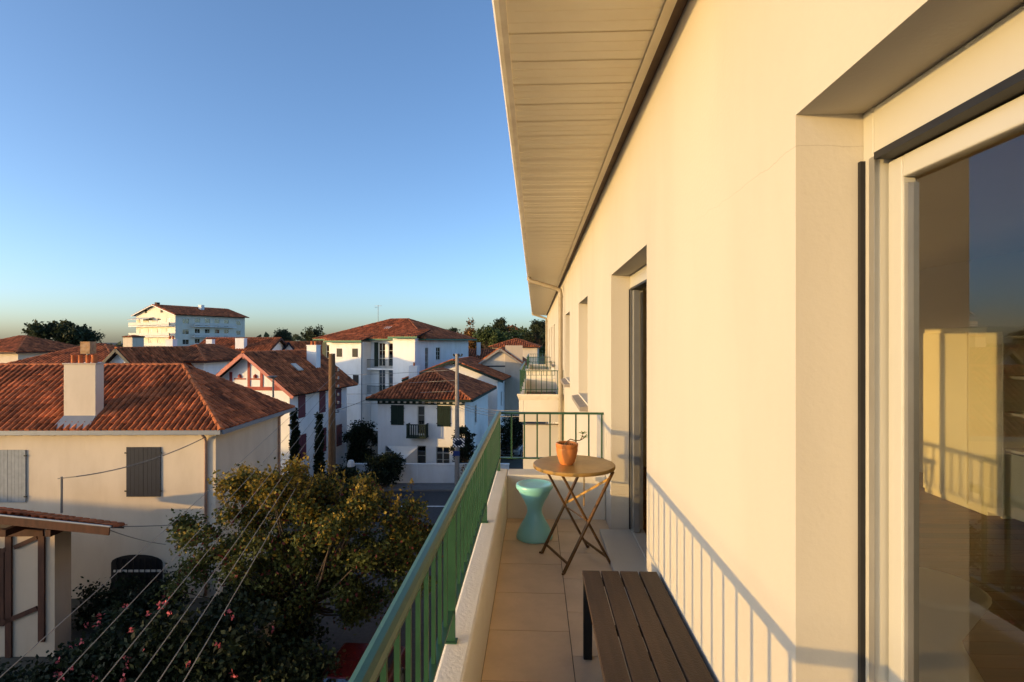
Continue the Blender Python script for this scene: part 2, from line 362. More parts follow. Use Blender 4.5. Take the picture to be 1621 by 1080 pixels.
# windows of our wall
def sliding(y0, y1, z0, z1, openp=None, near=False):
    r = LB(); X = XI
    fw = .042
    for a, b in ((y0,y0+fw),(y1-fw,y1)): r.box(X, X+.10, a, b, z0, z1)
    r.box(X, X+.10, y0+fw, y1-fw, z1-.115, z1-.002); r.box(X, X+.10, y0+fw, y1-fw, z0+.001, z0+.05)
    fr = r.build('sliding_window', M['pvc'], B, bevel=.004)
    r = LB(); r.box(X-.012,X+.0, y1-.012,y1-.001,z0+.02,z1-.12); r.box(X+.05,X+.06,y1-fw-.006,y1-fw-.0005,z0+.05,z1-.116)
    r.box(X-.010,X+.06,y0+.06,y1-.06,z1-.132,z1-.1155)
    r.build('seal', M['black'], fr)
    r = LB(); r.box(X-.003,X-.0002,y1-.05,y1-.03,z0+.05,z1-.12); r.build('track', M['alu'], fr)
    ym = (y0+y1)/2
    leaves = [(y0+fw+.01, ym+.04, X+.065), (ym-.04, y1-fw-.03, X+.03)] if not openp else openp
    for a, b, x in leaves:
        r = LB(); s = .05
        r.box(x, x+.032, a, a+s, z0+.05, z1-.135); r.box(x, x+.032, b-s, b, z0+.05, z1-.135)
        r.box(x, x+.032, a+s, b-s, z1-.135-s, z1-.135); r.box(x, x+.032, a+s, b-s, z0+.05, z0+.05+s)
        lf = r.build('sash', M['pvc'], fr, bevel=.004)
        r = LB(); r.box(x+.004,x+.028, b-s-.013,b-s-.0005, z0+.115, z1-.2); r.build('spacer_bar', M['alu'], fr)
        r = LB(); r.poly((x+.016,a+s+.0005,z0+.113),(x+.016,a+s+.0005,z1-.198),(x+.016,b-s-.0135,z1-.198),(x+.016,b-s-.0135,z0+.113)); r.build('pane', M['glass'], fr)
    return fr
sliding(-1.6, 1.35, FL, LINT, [(-1.5,-.05,XI+.065),(-.15,1.303,XI+.03)])
fr = sliding(3.12, 4.57, FL, LINT, [(3.19,3.92,XI+.03)])
t = LB(); t.box(XI+.004,XI+.05,4.42,4.49,FL+.06,LINT-.14); t.build('open_sash_edge', M['alu'], fr)
t = LB()
for zz in (.35,.75,1.15,1.6,1.95): t.lathe([(0,.0),(.012,.0),(.012,.004),(0,.004)], (0,0,0), 8)
t = LB(); t.box(XW-.10,XI+.0,3.13,4.56,FL+.001,FL+.035); t.build('door_threshold', M['pvc'], B, bevel=.004)
for lst, sill in ((wins+far_w, True), (far_d, False)):
    for a, b in lst:
        z0 = FL+(.85 if sill else 0)
        r = LB(); s = .06
        r.box(XI,XI+.05,a,a+s,z0,LINT); r.box(XI,XI+.05,b-s,b,z0,LINT); r.box(XI,XI+.05,a+s,b-s,LINT-s,LINT); r.box(XI,XI+.05,a+s,b-s,z0,z0+s)
        r.box(XI+.003,XI+.047,(a+b)/2-.04,(a+b)/2+.04,z0+s,LINT-s)
        wf = r.build('window', M['pvc'], B)
        r = LB(); r.box(XI+.02,XI+.026,a+s,b-s,z0+s,LINT-s); r.build('pane', M['hglass'], wf)
        if sill:
            r = LB(); r.prism([(XI,a-.05,z0-.002),(XW-.10,a-.05,z0-.04),(XW-.10,a-.05,z0-.09),(XW-.001,a-.05,z0-.09),(XW-.001,a-.05,z0-.06),(XI,a-.05,z0-.06)],(0,b-a+.1,0)); r.build('window_sill', M['concrete'], wf)
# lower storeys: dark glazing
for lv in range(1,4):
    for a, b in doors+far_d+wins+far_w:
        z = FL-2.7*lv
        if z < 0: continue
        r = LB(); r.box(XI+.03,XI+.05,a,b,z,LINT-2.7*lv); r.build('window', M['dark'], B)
# ---- balconies
XP0, XP1 = -.364, -.26
PT = HC-1.222
def balcony(y0, y1, lv, tiles):
    fl = FL-2.7*lv; pt = PT-2.7*lv
    r = LB(); r.box(XP0,XW-.001,y0-.24,y1+.24,fl-.20,fl-.012)
    s = r.build('balcony_slab', M['wall'], B)
    r = LB(); ya, yb = y0-.24, y1+.24
    r.box(XP0-.003,XP1,ya,yb,fl-.012,pt); r.box(XP1,XW-.001,y1,yb,fl-.012,pt); r.box(XP1,XW-.001,ya,y0,fl-.012,pt)
    p = r.build('parapet', M['parapet'], B, bevel=.012)
    if lv == 0 and y0 > 6:
        r = LB(); r.prism([(XP0-.05,ya-.05,pt-.001),(XP0-.004,ya-.004,pt-.11),(XW-.002,ya-.004,pt-.11),(XW-.002,ya-.05,pt-.001)],(0,0,.03)); r.build('coping', M['gutter'], p)
    r = LB(); r.box(XP1,XW-.001,y0,y1,fl-.0119,fl-.006); r.build('floor_bed', M['grout'], s)
    if tiles:
        proto = None
        for c, (xa, offy) in enumerate(((XP1, 0.154),(XP1+.45, 0.373))):
            k = 0; yy = -0.75+offy-.45
            while yy < y1:
                a, b = max(yy, y0), min(yy+.45, y1)
                if b-a > .03:
                    full = b-a > .449
                    if full and proto is not None:
                        share(proto, s, (xa-XP1, yy-proto['y0'], 0))
                    else:
                        q = LB(); q.box(xa+.002, xa+.448, a+.002, b-.002, fl-.0059, fl); o = q.build('floor_tile', M['tile'], s, bevel=.0015)
                        if full: proto = o; o['y0'] = yy
                yy += .45
        if proto is not None: del proto['y0']
balcony(-2.4, 4.90, 0, True)
for o in B.children_recursive:
    if 'y0' in o: del o['y0']
balcony(12.35, 17.2, 0, False); balcony(22.6, 28, 0, False)
balcony(12.35, 17.2, 1, False)
t = LB(); t.box(-.28,XW-.001,12.3,12.5,0,FL-2.7+2.4); t.build('pier_wall', M['wall'], B)

def railing(y0, y1, lv, label, near=True):
    """y0..y1 centre lines, returns thing"""
    dz = -2.7*lv; XR = -.345
    R = empty('balcony_railing', label, 'railing', (XR, y1, PT+dz), 0, 'balcony railings along the facade')
    class RB(MB):
        def build(s, name, m, parent=None, **k):
            s.v = [(v[0]-XR, v[1]-y1, v[2]-PT-dz) for v in s.v]; return MB.build(s, name, m, parent, **k)
    top = HC-.676+dz; bot = HC-1.10+dz
    r = RB()
    pr = [(-.024,-.012),(-.026,.0),(-.020,.010),(-.008,.015),(.008,.015),(.020,.010),(.026,0),(.024,-.012),(.014,-.012),(.014,-.024),(-.014,-.024),(-.014,-.012)]
    r.prism([(XR+x,y0,top+z) for x, z in pr], (0,y1-y0+.024,0)); r.build('handrail', M['green'], R)
    r = RB(); r.box(XR+.0265,XW-.004,y1-.018,y1+.018,top-.010,top+.008); r.build('handrail', M['green'], R)
    r = RB(); r.box(XR-.016,XR+.016,y0,y1,bot-.006,bot+.006); r.build('bottom_rail', M['green'], R)
    r = RB(); r.box(XR+.0165,XW-.004,y1-.016,y1+.016,bot-.006,bot+.006); r.build('bottom_rail', M['green'], R)
    def bars(x, y): return RB().box(x-.007,x+.007,y-.007,y+.007,bot+.0061,top-.0245)
    base = None
    yy = y1-.12; k = 1
    while yy > y0:
        post = (k % 12 == 0)
        if post:
            r = RB(); r.box(XR-.02,XR+.02,yy-.006,yy+.006,PT+dz+.001,top-.0245); r.box(XR-.028,XR+.028,yy-.02,yy+.02,PT+dz+.0005,PT+dz+.006); r.build('post', M['green'], R)
        elif base is None: base = bars(XR, yy).build('baluster', M['green'], R); by = yy
        else: share(base, R, (0, yy-by, 0))
        yy -= .12; k += 1
    r = RB(); r.box(XR-.015,XR+.015,y1-.015,y1+.015,PT+dz+.001,top-.0245); r.build('post', M['green'], R)
    n = 8; e0 = None
    for i in range(1, n+1):
        x = XR+(XW-.02-XR)*i/n
        if e0 is None: e0 = RB().box(x-.007,x+.007,y1-.007,y1+.007,bot+.0061,top-.0105).build('baluster', M['green'], R); x0 = x
        else: share(e0, R, (x-x0, 0, 0))
    return R
railing(-2.2, 5.05, 0, 'green metal railing beside the bistro table and slatted bench')
def railing_far(y0, y1, lv, label):
    R = railing(y0+.12, y1+.12, lv, label)
    XR = -.345
    top = HC-.676-2.7*lv-PT+2.7*lv; bot = HC-1.10-PT
    yy = y0-y1-.24
    r = MB(); r.box(.027,XW-.004-XR,yy-.018,yy+.018,top-.01,top+.008); r.build('handrail', M['green'], R)
    r = MB(); r.box(.017,XW-.004-XR,yy-.016,yy+.016,bot-.006,bot+.006); r.build('bottom_rail', M['green'], R)
    e0 = None
    for i in range(0, 9):
        x = (XW-.02-XR)*i/8
        if e0 is None: e0 = MB().box(x-.008,x+.008,yy-.008,yy+.008,bot-.1,top-.0105).build('baluster', M['green'], R)
        else: share(e0, R, (x, 0, 0))
    return R
railing_far(12.35, 17.2, 0, 'green railing of the neighbouring balcony just beyond the downpipe')
railing_far(22.6, 28, 0, 'green railing of the most distant balcony along the cream facade')
# white chair on the lower balcony
def plastic_chair(loc_, rz, label):
    c = empty('plastic_chair', label, 'chair', loc_, rz); m = M['pvc']
    MB().box(-.22,.22,-.2,.22,.40,.43).build('seat', m, c, bevel=.01)
    MB().prism([(-.22,.22,.43),(.22,.22,.43),(.2,.3,.82),(.1,.31,.87),(-.1,.31,.87),(-.2,.3,.82)], (0,.025,0)).build('backrest', m, c, bevel=.008)
    for x in (-.2,.2):
        for y in (-.18,.2): MB().beam((x,y,.4),(x*1.1,y*1.15,0),.04,.04).build('leg', m, c)
        MB().beam((x,-.16,.62),(x,.25,.62),.05,.02).build('armrest', m, c)
plastic_chair((.15,16.2,FL-2.7), 0.2, 'white plastic chair on the lower neighbouring balcony')

# ---- interior room
R0 = LB(); rx0, rx1, ry0, ry1 = XI+.14, 4.75, -3.0, 7.0
R0.poly((rx1,ry0,FL),(rx1,ry1,FL),(rx1,ry1,FL+2.5),(rx1,ry0,FL+2.5)); R0.poly((rx0,ry1,FL),(rx1,ry1,FL),(rx1,ry1,FL+2.5),(rx0,ry1,FL+2.5))
R0.poly((rx0,ry0,FL),(rx1,ry0,FL),(rx1,ry0,FL+2.5),(rx0,ry0,FL+2.5)); R0.poly((rx0-.13,ry0,FL+2.5),(rx1,ry0,FL+2.5),(rx1,ry1,FL+2.5),(rx0-.13,ry1,FL+2.5))
iw = LB(); iw.box(rx0-.001,rx0+.02,1.42,3.05,FL+.001,FL+2.49); 
R0.build('interior_wall', M['interior'], B); iw.build('interior_lining', M['interior'], B)
fb = LB(); fb.poly((XI,ry0,FL-.02),(rx1,ry0,FL-.02),(rx1,ry1,FL-.02),(XI,ry1,FL-.02)); fo = fb.build('interior_floor', M['grout'], B)
q = LB(); q.box(rx0-.13,rx1,0,.116,FL-.018,FL+.002); pl = q.build('floorboard', M['wood_floor'], fo); pl.location = (0, ry0, 0)
for k in range(1, 83): share(pl, fo, (0, ry0+k*.12, 0))
sh = empty('shelf_unit', 'cream shelf cabinet inside the room behind the glass door', 'shelf', (4.45,4.35,FL+.002))
for k in range(3): MB().box(-.2,.2,-.75+k*.74,-.73+k*.74,.0,1.66).build('side_panel', M['cabinet'], sh)
for k in range(2):
    for z in (.04,.62,.95,1.28,1.64): MB().box(-.2,.2,-.729+k*.74,-.011+k*.74,z,z+.025).build('shelf', M['cabinet'], sh)
    MB().box(-.205,-.19,-.729+k*.74,-.011+k*.74,.067,.61).build('door_panel', M['cabinet'], sh)
MB().box(.2,.21,-.75,.75,.0,1.665).build('back_panel', M['cabinet'], sh)
cb = empty('tall_cupboard', 'tall cream cupboard standing indoors beside the shelf cabinet', 'cupboard', (4.42,5.55,FL+.002))
MB().box(-.25,.25,-.4,.4,0,1.75).build('carcass', M['cabinet'], cb, bevel=.01)
for s in (-1,1): MB().box(-.27,-.252,-.2+s*.2-.19,-.2+s*.2+.19 if s<0 else .39,.05,1.7).build('door_panel', M['cabinet'], cb, bevel=.004)
pf = empty('indoor_stool', 'pale hourglass stool indoors close behind the glass', 'stool', CW(1.98,2.55,FL+.002))
MB().lathe([(0,0),(.21,0),(.22,.03),(.13,.2),(.12,.24),(.2,.4),(.22,.44)], n=24).build('base', M['cabinet'], pf, smooth=True)
MB().lathe([(.22,.44),(.225,.455),(.2,.47),(0,.47)], n=24).build('seat', M['cabinet'], pf, smooth=True)

# ================================================================== BALCONY FURNITURE
# folding bistro table
TC = CW(.46, 3.99, FL)
tb = empty('folding_table', 'round ochre metal folding bistro table on the balcony', 'table', TC)
def L2(xc, zc, h): v = CW(xc, zc, FL+h)-Vector(TC); return v
MB().lathe([(0,.692),(.288,.692),(.292,.684),(.300,.684),(.303,.69),(.303,.704),(.298,.710),(.28,.7105),(0,.7115)], n=64).build('tabletop', M['brass'], tb, smooth='auto')
A_, B_, C_, D_ = (.228,4.094), (.358,3.73), (.582,4.237), (.726,3.85)
def leg(a, b, nm='leg'):
    f = L2(*a, .004); t_ = L2(*b, .686); f2 = f+(t_-f)*.97
    MB().beam(f, t_, .013, .024, up=(L2(*A_,0)-L2(*B_,0))).build(nm, M['rustleg'], tb)
    d = (f-L2(.46,3.99,.004)).normalized()*.02
    MB().beam(f-d*.3+Vector((0,0,.003)), f+d+Vector((0,0,.003)), .016, .012).build('foot', M['rustleg'], tb)
def ins(a, b, k): return (a[0]+(b[0]-a[0])*k, a[1]+(b[1]-a[1])*k)
leg(A_, C_); leg(B_, D_); leg(ins(C_,D_,.07), ins(A_,B_,.07)); leg(ins(D_,C_,.07), ins(B_,A_,.07))
def lp(a, b, k, h0=.004, h1=.686): return L2(*ins(a,b,k), h0+(h1-h0)*k)
MB().beam(lp(A_,C_,.09), lp(B_,D_,.09), .008, .018).build('stretcher', M['rustleg'], tb)
MB().beam(lp(ins(C_,D_,.07),ins(A_,B_,.07),.09), lp(ins(D_,C_,.07),ins(B_,A_,.07),.09), .008, .018).build('stretcher', M['rustleg'], tb)
MB().tube([lp(A_,C_,.5), lp(B_,D_,.5)], .005, 8).build('pivot_rod', M['rustleg'], tb)
MB().beam(lp(A_,C_,.52), lp(B_,D_,.93), .006, .016).build('brace', M['brass'], tb)
MB().tube([L2(.55,4.1,.36), L2(.55,4.1,.69)], .005, 8).build('brace', M['brass'], tb)
# pot
pt = empty('flower_pot', 'glazed terracotta pot with a small trailing succulent on the table', 'plant pot', Vector(W(897,734,3.97)).to_3d())
pt.location.z = FL+.712
MB().lathe([(0,0),(.046,0),(.056,.012),(.072,.06),(.080,.105),(.079,.122),(.082,.126),(.083,.150),(.078,.156),(.070,.154),(.068,.125),(0,.12)], n=36).build('pot', M['terracotta'], pt, smooth='auto')
s = MB()
for i in range(60):
    a = random.random()*2*PI; r_ = .066*math.sqrt(random.random()); z = .126+random.random()*.006; q = .008
    s.add([(r_*math.cos(a)-q, r_*math.sin(a)-q, z),(r_*math.cos(a)+q, r_*math.sin(a)-q, z-.004),(r_*math.cos(a), r_*math.sin(a)+q, z+.005),(r_*math.cos(a),r_*math.sin(a),z+.012)], [(0,1,3),(1,2,3),(2,0,3)])
s.lathe([(0,.128),(.0675,.125)], n=20)
s.build('soil', M['soil'], pt)
stem = [(-.02,.0,.12),(.0,-.005,.165),(.025,-.01,.185),(.06,-.015,.175),(.095,-.02,.178),(.125,-.02,.195)]
MB().tube(stem, [.005,.0045,.004,.004,.0035,.003], 8).build('stem', M['stem'], pt, smooth=True)
MB().tube([(.095,-.02,.178),(.11,-.025,.205),(.115,-.03,.225)], [.0035,.003,.002], 8).build('stem', M['stem'], pt, smooth=True)
def leaf_shape(mb, p, d, ln, wd, up=Vector((0,0,1))):
    d = d.normalized(); a = d.cross(up)
    if a.length < .01: a = Vector((1,0,0))
    a.normalize(); n = a.cross(d)
    mb.add([p, p+d*ln*.4+a*wd, p+d*ln*.75+a*wd*.7-n*ln*.05, p+d*ln-n*ln*.12, p+d*ln*.75-a*wd*.7-n*ln*.05, p+d*ln*.4-a*wd, p+d*ln*.5+n*wd*.5],
           [(0,1,6),(1,2,6),(2,3,6),(3,4,6),(4,5,6),(5,0,6)])
for base, n_ in (((.125,-.02,.195),9),((.115,-.03,.225),8),((-.03,.02,.13),6)):
    for i in range(n_):
        a = i*2.4; lf = MB(); leaf_shape(lf, Vector(base), Vector((math.cos(a), math.sin(a), .35+.5*random.random())), .035+.015*random.random(), .005)
        lf.build('leaf', M['leafnear'], pt)
# stool
st = empty('hourglass_stool', 'glossy turquoise plastic hourglass stool in the balcony corner', 'stool', (-.007,4.43,FL))
MB().lathe([(0,.001),(.140,.0),(.149,.006),(.150,.02),(.143,.045),(.118,.10),(.088,.15),(.066,.195),(.060,.225),(.066,.258),(.086,.305),(.112,.35),(.132,.39),(.139,.408)], n=56).build('base', M['teal'], st, smooth='auto')
MB().lathe([(.139,.4085),(.150,.410),(.153,.42),(.153,.436),(.148,.444),(.136,.447),(.128,.443),(.06,.440),(0,.440)], n=56).build('seat', M['teal'], st, smooth='auto')
# slatted bench
bx0, bx1, by0, by1, bz = .242, .622, 1.32, 2.79, FL+.435
bn = empty('slatted_bench', 'dark brown slatted bench against the sunlit wall', 'bench', ((bx0+bx1)/2,(by0+by1)/2,FL))
cx, cy = (bx0+bx1)/2, (by0+by1)/2
pw = (bx1-bx0-.024)/4
pl = MB().box(-pw/2,pw/2,by0-cy,by1-cy,.413,.435).build('plank', M['plank'], bn, bevel=.003); pl.location = (bx0-cx+pw/2,0,0)
for k in range(1,4): share(pl, bn, (bx0-cx+pw/2+k*(pw+.008),0,0))
for sx in (-1,1):
    MB().box(sx*.165-.012,sx*.165+.012,by0-cy+.045,by1-cy-.045,.375,.4125).build('side_rail', M['blackmetal'], bn)
    for sy in (-1,1):
        MB().box(sx*.165-.022,sx*.165+.022,sy*(by1-cy-.03)-.02,sy*(by1-cy-.03)+.02,0,.4125).build('leg', M['blackmetal'], bn, bevel=.003)
for yy in (-.69,-.23,.23,.69): MB().box(-.153,.153,yy-.015,yy+.015,.38,.4125).build('cross_bar', M['blackmetal'], bn)

# ================================================================== HOUSES
def tile_poly(a, b, c, d):
    a, b, c, d = Vector(a), Vector(b), Vector(c), Vector(d)
    e = (b-a).normalized(); n = e.cross((d+c)/2-a).normalized()
    if n.z < 0: n = -n
    s_ = n.cross(e)
    if s_.z < 0: s_ = -s_
    return a, e, s_, n, (b-a).dot(e), (d-a).dot(e), (c-a).dot(e), ((d-a).dot(s_)+(c-a).dot(s_))/2
def tile_iter(a, b, c, d, tw, tl):
    o, e, s_, n, wd, dx, cx_, H = tile_poly(a, b, c, d)
    ny = max(1, int(H/tl+.5)); tl = H/ny
    for j in range(ny):
        t = (j+.5)/ny; xl = dx*t; xr = wd+(cx_-wd)*t
        i0 = int(math.floor(xl/tw)); i1 = int(math.ceil(xr/tw))
        for i in range(i0, i1):
            x0, x1 = max(i*tw, xl), min((i+1)*tw, xr)
            if x1-x0 < tw*.25: continue
            yield o, e, s_, n, x0, x1, j, tl, (x1-x0) > tw*.98
def tile_mesh(mb, o, e, s_, n, x0, x1, j, tl, seg=3):
    wd = (x1-x0); xm = (x0+x1)/2; rise = wd*.36
    jt = random.uniform(-.012,.012)
    y0 = j*tl-.05+jt; y1 = (j+1)*tl+.02
    vs = []
    for (yy, k, lf) in ((y0, .44, .028), (y1, .36, .004)):
        for q in range(seg+1):
            th = PI*q/seg; vs.append(o+e*(xm-math.cos(th)*wd*k)+s_*yy+n*(lf+math.sin(th)*rise))
    fs = [(q, q+1, seg+2+q, seg+1+q) for q in range(seg)]
    fs.append(tuple(range(seg,-1,-1)))
    mb.tv = random.random(); mb.add(vs, fs); mb.tv = .5
def ridge_run(mb, p, q, r=.12, ln=.42, seg=5):
    p, q = Vector(p), Vector(q); L_ = (q-p).length; n_ = max(1, int(L_/ln)); d = (q-p)/n_
    dn = d.normalized(); a = dn.cross(Vector((0,0,1))).normalized(); u = a.cross(dn)
    out = []
    for i in range(n_):
        vs = []
        for (k, rr, lf) in ((-.03, r*1.06, .012), (1.02, r*.9, 0)):
            for s_ in range(seg+1):
                th = PI*s_/seg; vs.append(p+d*i+d*k-a*math.cos(th)*rr+u*(math.sin(th)*rr*.8+lf-.02))
        fs = [(s_, s_+1, seg+2+s_, seg+1+s_) for s_ in range(seg)]+[tuple(range(seg,-1,-1)), tuple(range(seg+1, 2*seg+2))]
        mb.tv = random.random(); mb.add(vs, fs)
    mb.tv = .5
def slope(root_roof, slab, tl_mb, a, b, c, d, tw, tl, th=.09):
    a, b, c, d = map(Vector, (a, b, c, d))
    pts = [a, b, c] + ([d] if (d-c).length > .02 else [])
    slab.prism([p-Vector((0,0,th)) for p in pts], (0,0,th-.004))
    if tw:
        for T in tile_iter(a, b, c, d, tw, tl): tile_mesh(tl_mb, *T[:8])
def window_set(root, O, U, Nn, op, kind, shutter, framem):
    """fill an opening; O wall corner; U along; Nn inward"""
    O, U, Nn = Vector(O), Vector(U), Vector(Nn); Z = Vector((0,0,1))
    x0, x1, z0, z1 = op
    def bx(m_, xa, xb, za, zb, d0, d1):
        P = [O+U*x+Z*z+Nn*d for d in (d0,d1) for x, z in ((xa,za),(xb,za),(xb,zb),(xa,zb))]
        m_.add(P, [(0,1,2,3),(7,6,5,4),(0,4,5,1),(1,5,6,2),(2,6,7,3),(3,7,4,0)])
    if kind in ('shut', 'shutdoor'):
        xm = (x0+x1)/2; hinge = MB()
        back = MB(); bx(back, x0, x1, z0, z1, .10, .12); back.build('window', M['dark'], root)
        for a, b in ((x0-.05, xm-.004), (xm+.004, x1+.05)):
            s_ = MB(); n_ = max(3, int((b-a)/.13)); q = (b-a)/n_
            for i in range(n_): bx(s_, a+i*q+.003, a+(i+1)*q-.003, z0-.04, z1+.04, -.045, -.012)
            for zz in (z0+.18, z1-.22): bx(s_, a+.01, b-.01, zz, zz+.09, -.0119, -.002)
            sh_ = s_.build('shutter', shutter, root)
            hg = MB(); e = a if a < xm-.1 and b < xm+.001 else b
            for zz in (z0+.15, z1-.2): bx(hg, e-.06, e+.06, zz, zz+.05, -.055, -.046)
            hg.build('hinge', M['blackmetal'], sh_)
        return
    fr = MB(); f = .06
    bx(fr, x0, x0+f, z0, z1, .06, .11); bx(fr, x1-f, x1, z0, z1, .06, .11); bx(fr, x0+f, x1-f, z1-f, z1, .06, .11); bx(fr, x0+f, x1-f, z0, z0+f, .06, .11)
    xm = (x0+x1)/2
    if x1-x0 > .7: bx(fr, xm-.04, xm+.04, z0+f, z1-f, .058, .108)
    if z1-z0 > 1.0:
        for k in (1,2):
            zz = z0+(z1-z0)*k/3; bx(fr, x0+f, x1-f, zz-.02, zz+.02, .066, .104)
    wf = fr.build('window', framem, root)
    p = MB(); bx(p, x0+.01, x1-.01, z0+.01, z1-.01, .088, .094); p.build('pane', M['hglass'], wf)
    p = MB(); bx(p, x0+.0, x1-.0, z0+.0, z1-.0, .148, .158); p.build('window_backing', M['cloth'] if kind == 'cur' else M['dark'], wf)  # cloth curtain for 'cur'; otherwise a dark sheet painted as the unlit room
    if kind != 'dark':
        p = MB(); bx(p, x0-.06, x1+.06, z0-.07, z0-.002, -.06, .05); p.build('window_sill', M['white'], wf)
    if kind == 'open':
        ww = (x1-x0)/2
        for a, b in ((x0-ww-.02, x0-.02), (x1+.02, x1+ww+.02)):
            s_ = MB(); bx(s_, a, b, z0-.03, z1+.03, -.05, -.012); s_.build('shutter', shutter, root)
def house(name, label, xc, zc, phi, wd, dp, eave_h, ridge_h, roof, front=(), right=(), left=(), wall=None, trim=None, shutter=None,
          over=.5, tw=.26, tl=.4, corner='R', group=None, base=0.0, cat='house', barge=True, ridge_mat=None, tiles_obj=False, hipf=1.0):
    """corner R: (xc,zc) is the front-right wall corner, phi degrees"""
    wall = wall or M['white']; trim = trim or M['brownwood']; shutter = shutter or M['dkgreen']
    p = math.radians(phi); c = Vector((xc, zc))
    if corner == 'R': c = c-Vector((math.cos(p), math.sin(p)))*wd
    loc_ = CW(c.x, c.y, base); root = empty(name, label, cat, loc_, TH+p, group)
    root['cc'] = 0; del root['cc']
    eh, rh = eave_h-base, ridge_h-base
    mb = MB()
    wall_cells(mb, (0,0,0), (1,0,0), (0,0,1), (0,1,0), wd, eh, [o[:4] for o in front], .16)
    wall_cells(mb, (wd,0,0), (0,1,0), (0,0,1), (-1,0,0), dp, eh, [o[:4] for o in right], .16)
    wall_cells(mb, (0,dp,0), (0,-1,0), (0,0,1), (1,0,0), dp, eh, [o[:4] for o in left], .16)
    mb.poly((wd,dp,0),(0,dp,0),(0,dp,eh),(wd,dp,eh))
    if roof == 'gable_v':
        mb.poly((0,0,eh),(wd,0,eh),(wd/2,0,rh-.1)); mb.poly((wd,dp,eh),(0,dp,eh),(wd/2,dp,rh-.1))
    if roof == 'gable_u':
        mb.poly((wd,0,eh),(wd,dp,eh),(wd,dp/2,rh-.1)); mb.poly((0,dp,eh),(0,0,eh),(0,dp/2,rh-.1))
    mb.build('wall', wall, root)
    for o in front: window_set(root, (0,0,0), (1,0,0), (0,1,0), o[:4], o[4], shutter if len(o)<6 else o[5], M['pvc'])
    for o in right: window_set(root, (wd,0,0), (0,1,0), (-1,0,0), o[:4], o[4], shutter if len(o)<6 else o[5], M['pvc'])
    for o in left: window_set(root, (0,dp,0), (0,-1,0), (1,0,0), o[:4], o[4], shutter if len(o)<6 else o[5], M['pvc'])
    slab = MB(); tm = MB(); rm = MB()
    O_ = over
    if roof == 'hip':
        hw = (dp/2+O_); sl_ = (rh-eh)/(dp/2*hipf) if wd > dp else (rh-eh)/(wd/2)
    if roof in ('gable_v',):
        k = (rh-eh)/(wd/2); e = eh-k*O_
        for s in (-1, 1):
            xe = -O_ if s < 0 else wd+O_
            A = (xe,-O_,e); Bp = (xe,dp+O_,e); Cc = (wd/2,dp+O_,rh); Dd = (wd/2,-O_,rh)
            slope(None, slab, tm, A, Bp, Cc, Dd, tw, tl)
        ridge_run(rm, (wd/2,-O_,rh), (wd/2,dp+O_,rh))
        if barge:
            bm = MB()
            for s in (-1,1):
                xe = -O_-.03 if s < 0 else wd+O_+.03
                bm.beam((wd/2+s*.0,-O_-.03,rh-.12), (xe,-O_-.03,e-.14), .05, .2)
            bm.build('bargeboard', trim, root)
            for s in (-1,1):
                MB().beam((-.42 if s<0 else wd+.42,-O_,eh-k*.4-.17),(-.42 if s<0 else wd+.42,.3,eh-k*.4-.17),.10,.12).build('bracket', trim, root)
            MB().beam((wd/2,-O_,rh-.32),(wd/2,.2,rh-.32),.12,.14).build('bracket', trim, root)
    elif roof == 'gable_u':
        k = (rh-eh)/(dp/2); e = eh-k*O_
        slope(None, slab, tm, (-O_,-O_,e), (wd+O_,-O_,e), (wd+O_,dp/2,rh), (-O_,dp/2,rh), tw, tl)
        slope(None, slab, tm, (wd+O_,dp+O_,e), (-O_,dp+O_,e), (-O_,dp/2,rh), (wd+O_,dp/2,rh), tw, tl)
        ridge_run(rm, (-O_,dp/2,rh), (wd+O_,dp/2,rh))
        if barge:
            bm = MB()
            for xx in (-O_-.03, wd+O_+.03):
                bm.beam((xx,dp/2,rh-.12),(xx,-O_-.03,e-.14),.05,.2); bm.beam((xx,dp/2,rh-.12),(xx,dp+O_+.03,e-.14),.05,.2)
            bm.build('bargeboard', trim, root)
    else:
        x0_, x1_, y0_, y1_ = -O_, wd+O_, -O_, dp+O_
        if wd >= dp:
            h_ = (y1_-y0_)/2; r0 = (x0_+h_*hipf, (y0_+y1_)/2, rh); r1 = (x1_-h_*hipf, (y0_+y1_)/2, rh)
            slope(None, slab, tm, (x0_,y0_,eh),(x1_,y0_,eh), r1, r0, tw, tl) if not tiles_obj else slope(None, slab, tm, (x0_,y0_,eh),(x1_,y0_,eh), r1, r0, 0, tl)
            slope(None, slab, tm, (x1_,y1_,eh),(x0_,y1_,eh), r0, r1, tw, tl)
            slope(None, slab, tm, (x1_,y0_,eh),(x1_,y1_,eh), r1, r1, tw, tl); slope(None, slab, tm, (x0_,y1_,eh),(x0_,y0_,eh), r0, r0, tw, tl)
        else:
            h_ = (x1_-x0_)/2; r0 = ((x0_+x1_)/2, y0_+h_*hipf, rh); r1 = ((x0_+x1_)/2, y1_-h_*hipf, rh)
            slope(None, slab, tm, (x0_,y0_,eh),(x1_,y0_,eh), r0, r0, tw, tl); slope(None, slab, tm, (x1_,y1_,eh),(x0_,y1_,eh), r1, r1, tw, tl)
            slope(None, slab, tm, (x1_,y0_,eh),(x1_,y1_,eh), r1, r0, tw, tl); slope(None, slab, tm, (x0_,y1_,eh),(x0_,y0_,eh), r0, r1, tw, tl)
        ridge_run(rm, r0, r1)
        cn = [(x0_,y0_,eh),(x1_,y0_,eh),(x1_,y1_,eh),(x0_,y1_,eh)]
        rr = [r0,r1,r1,r0] if wd >= dp else [r0,r0,r1,r1]
        for a_, b_ in zip(cn, rr): ridge_run(rm, a_, b_)
        fb_ = MB()
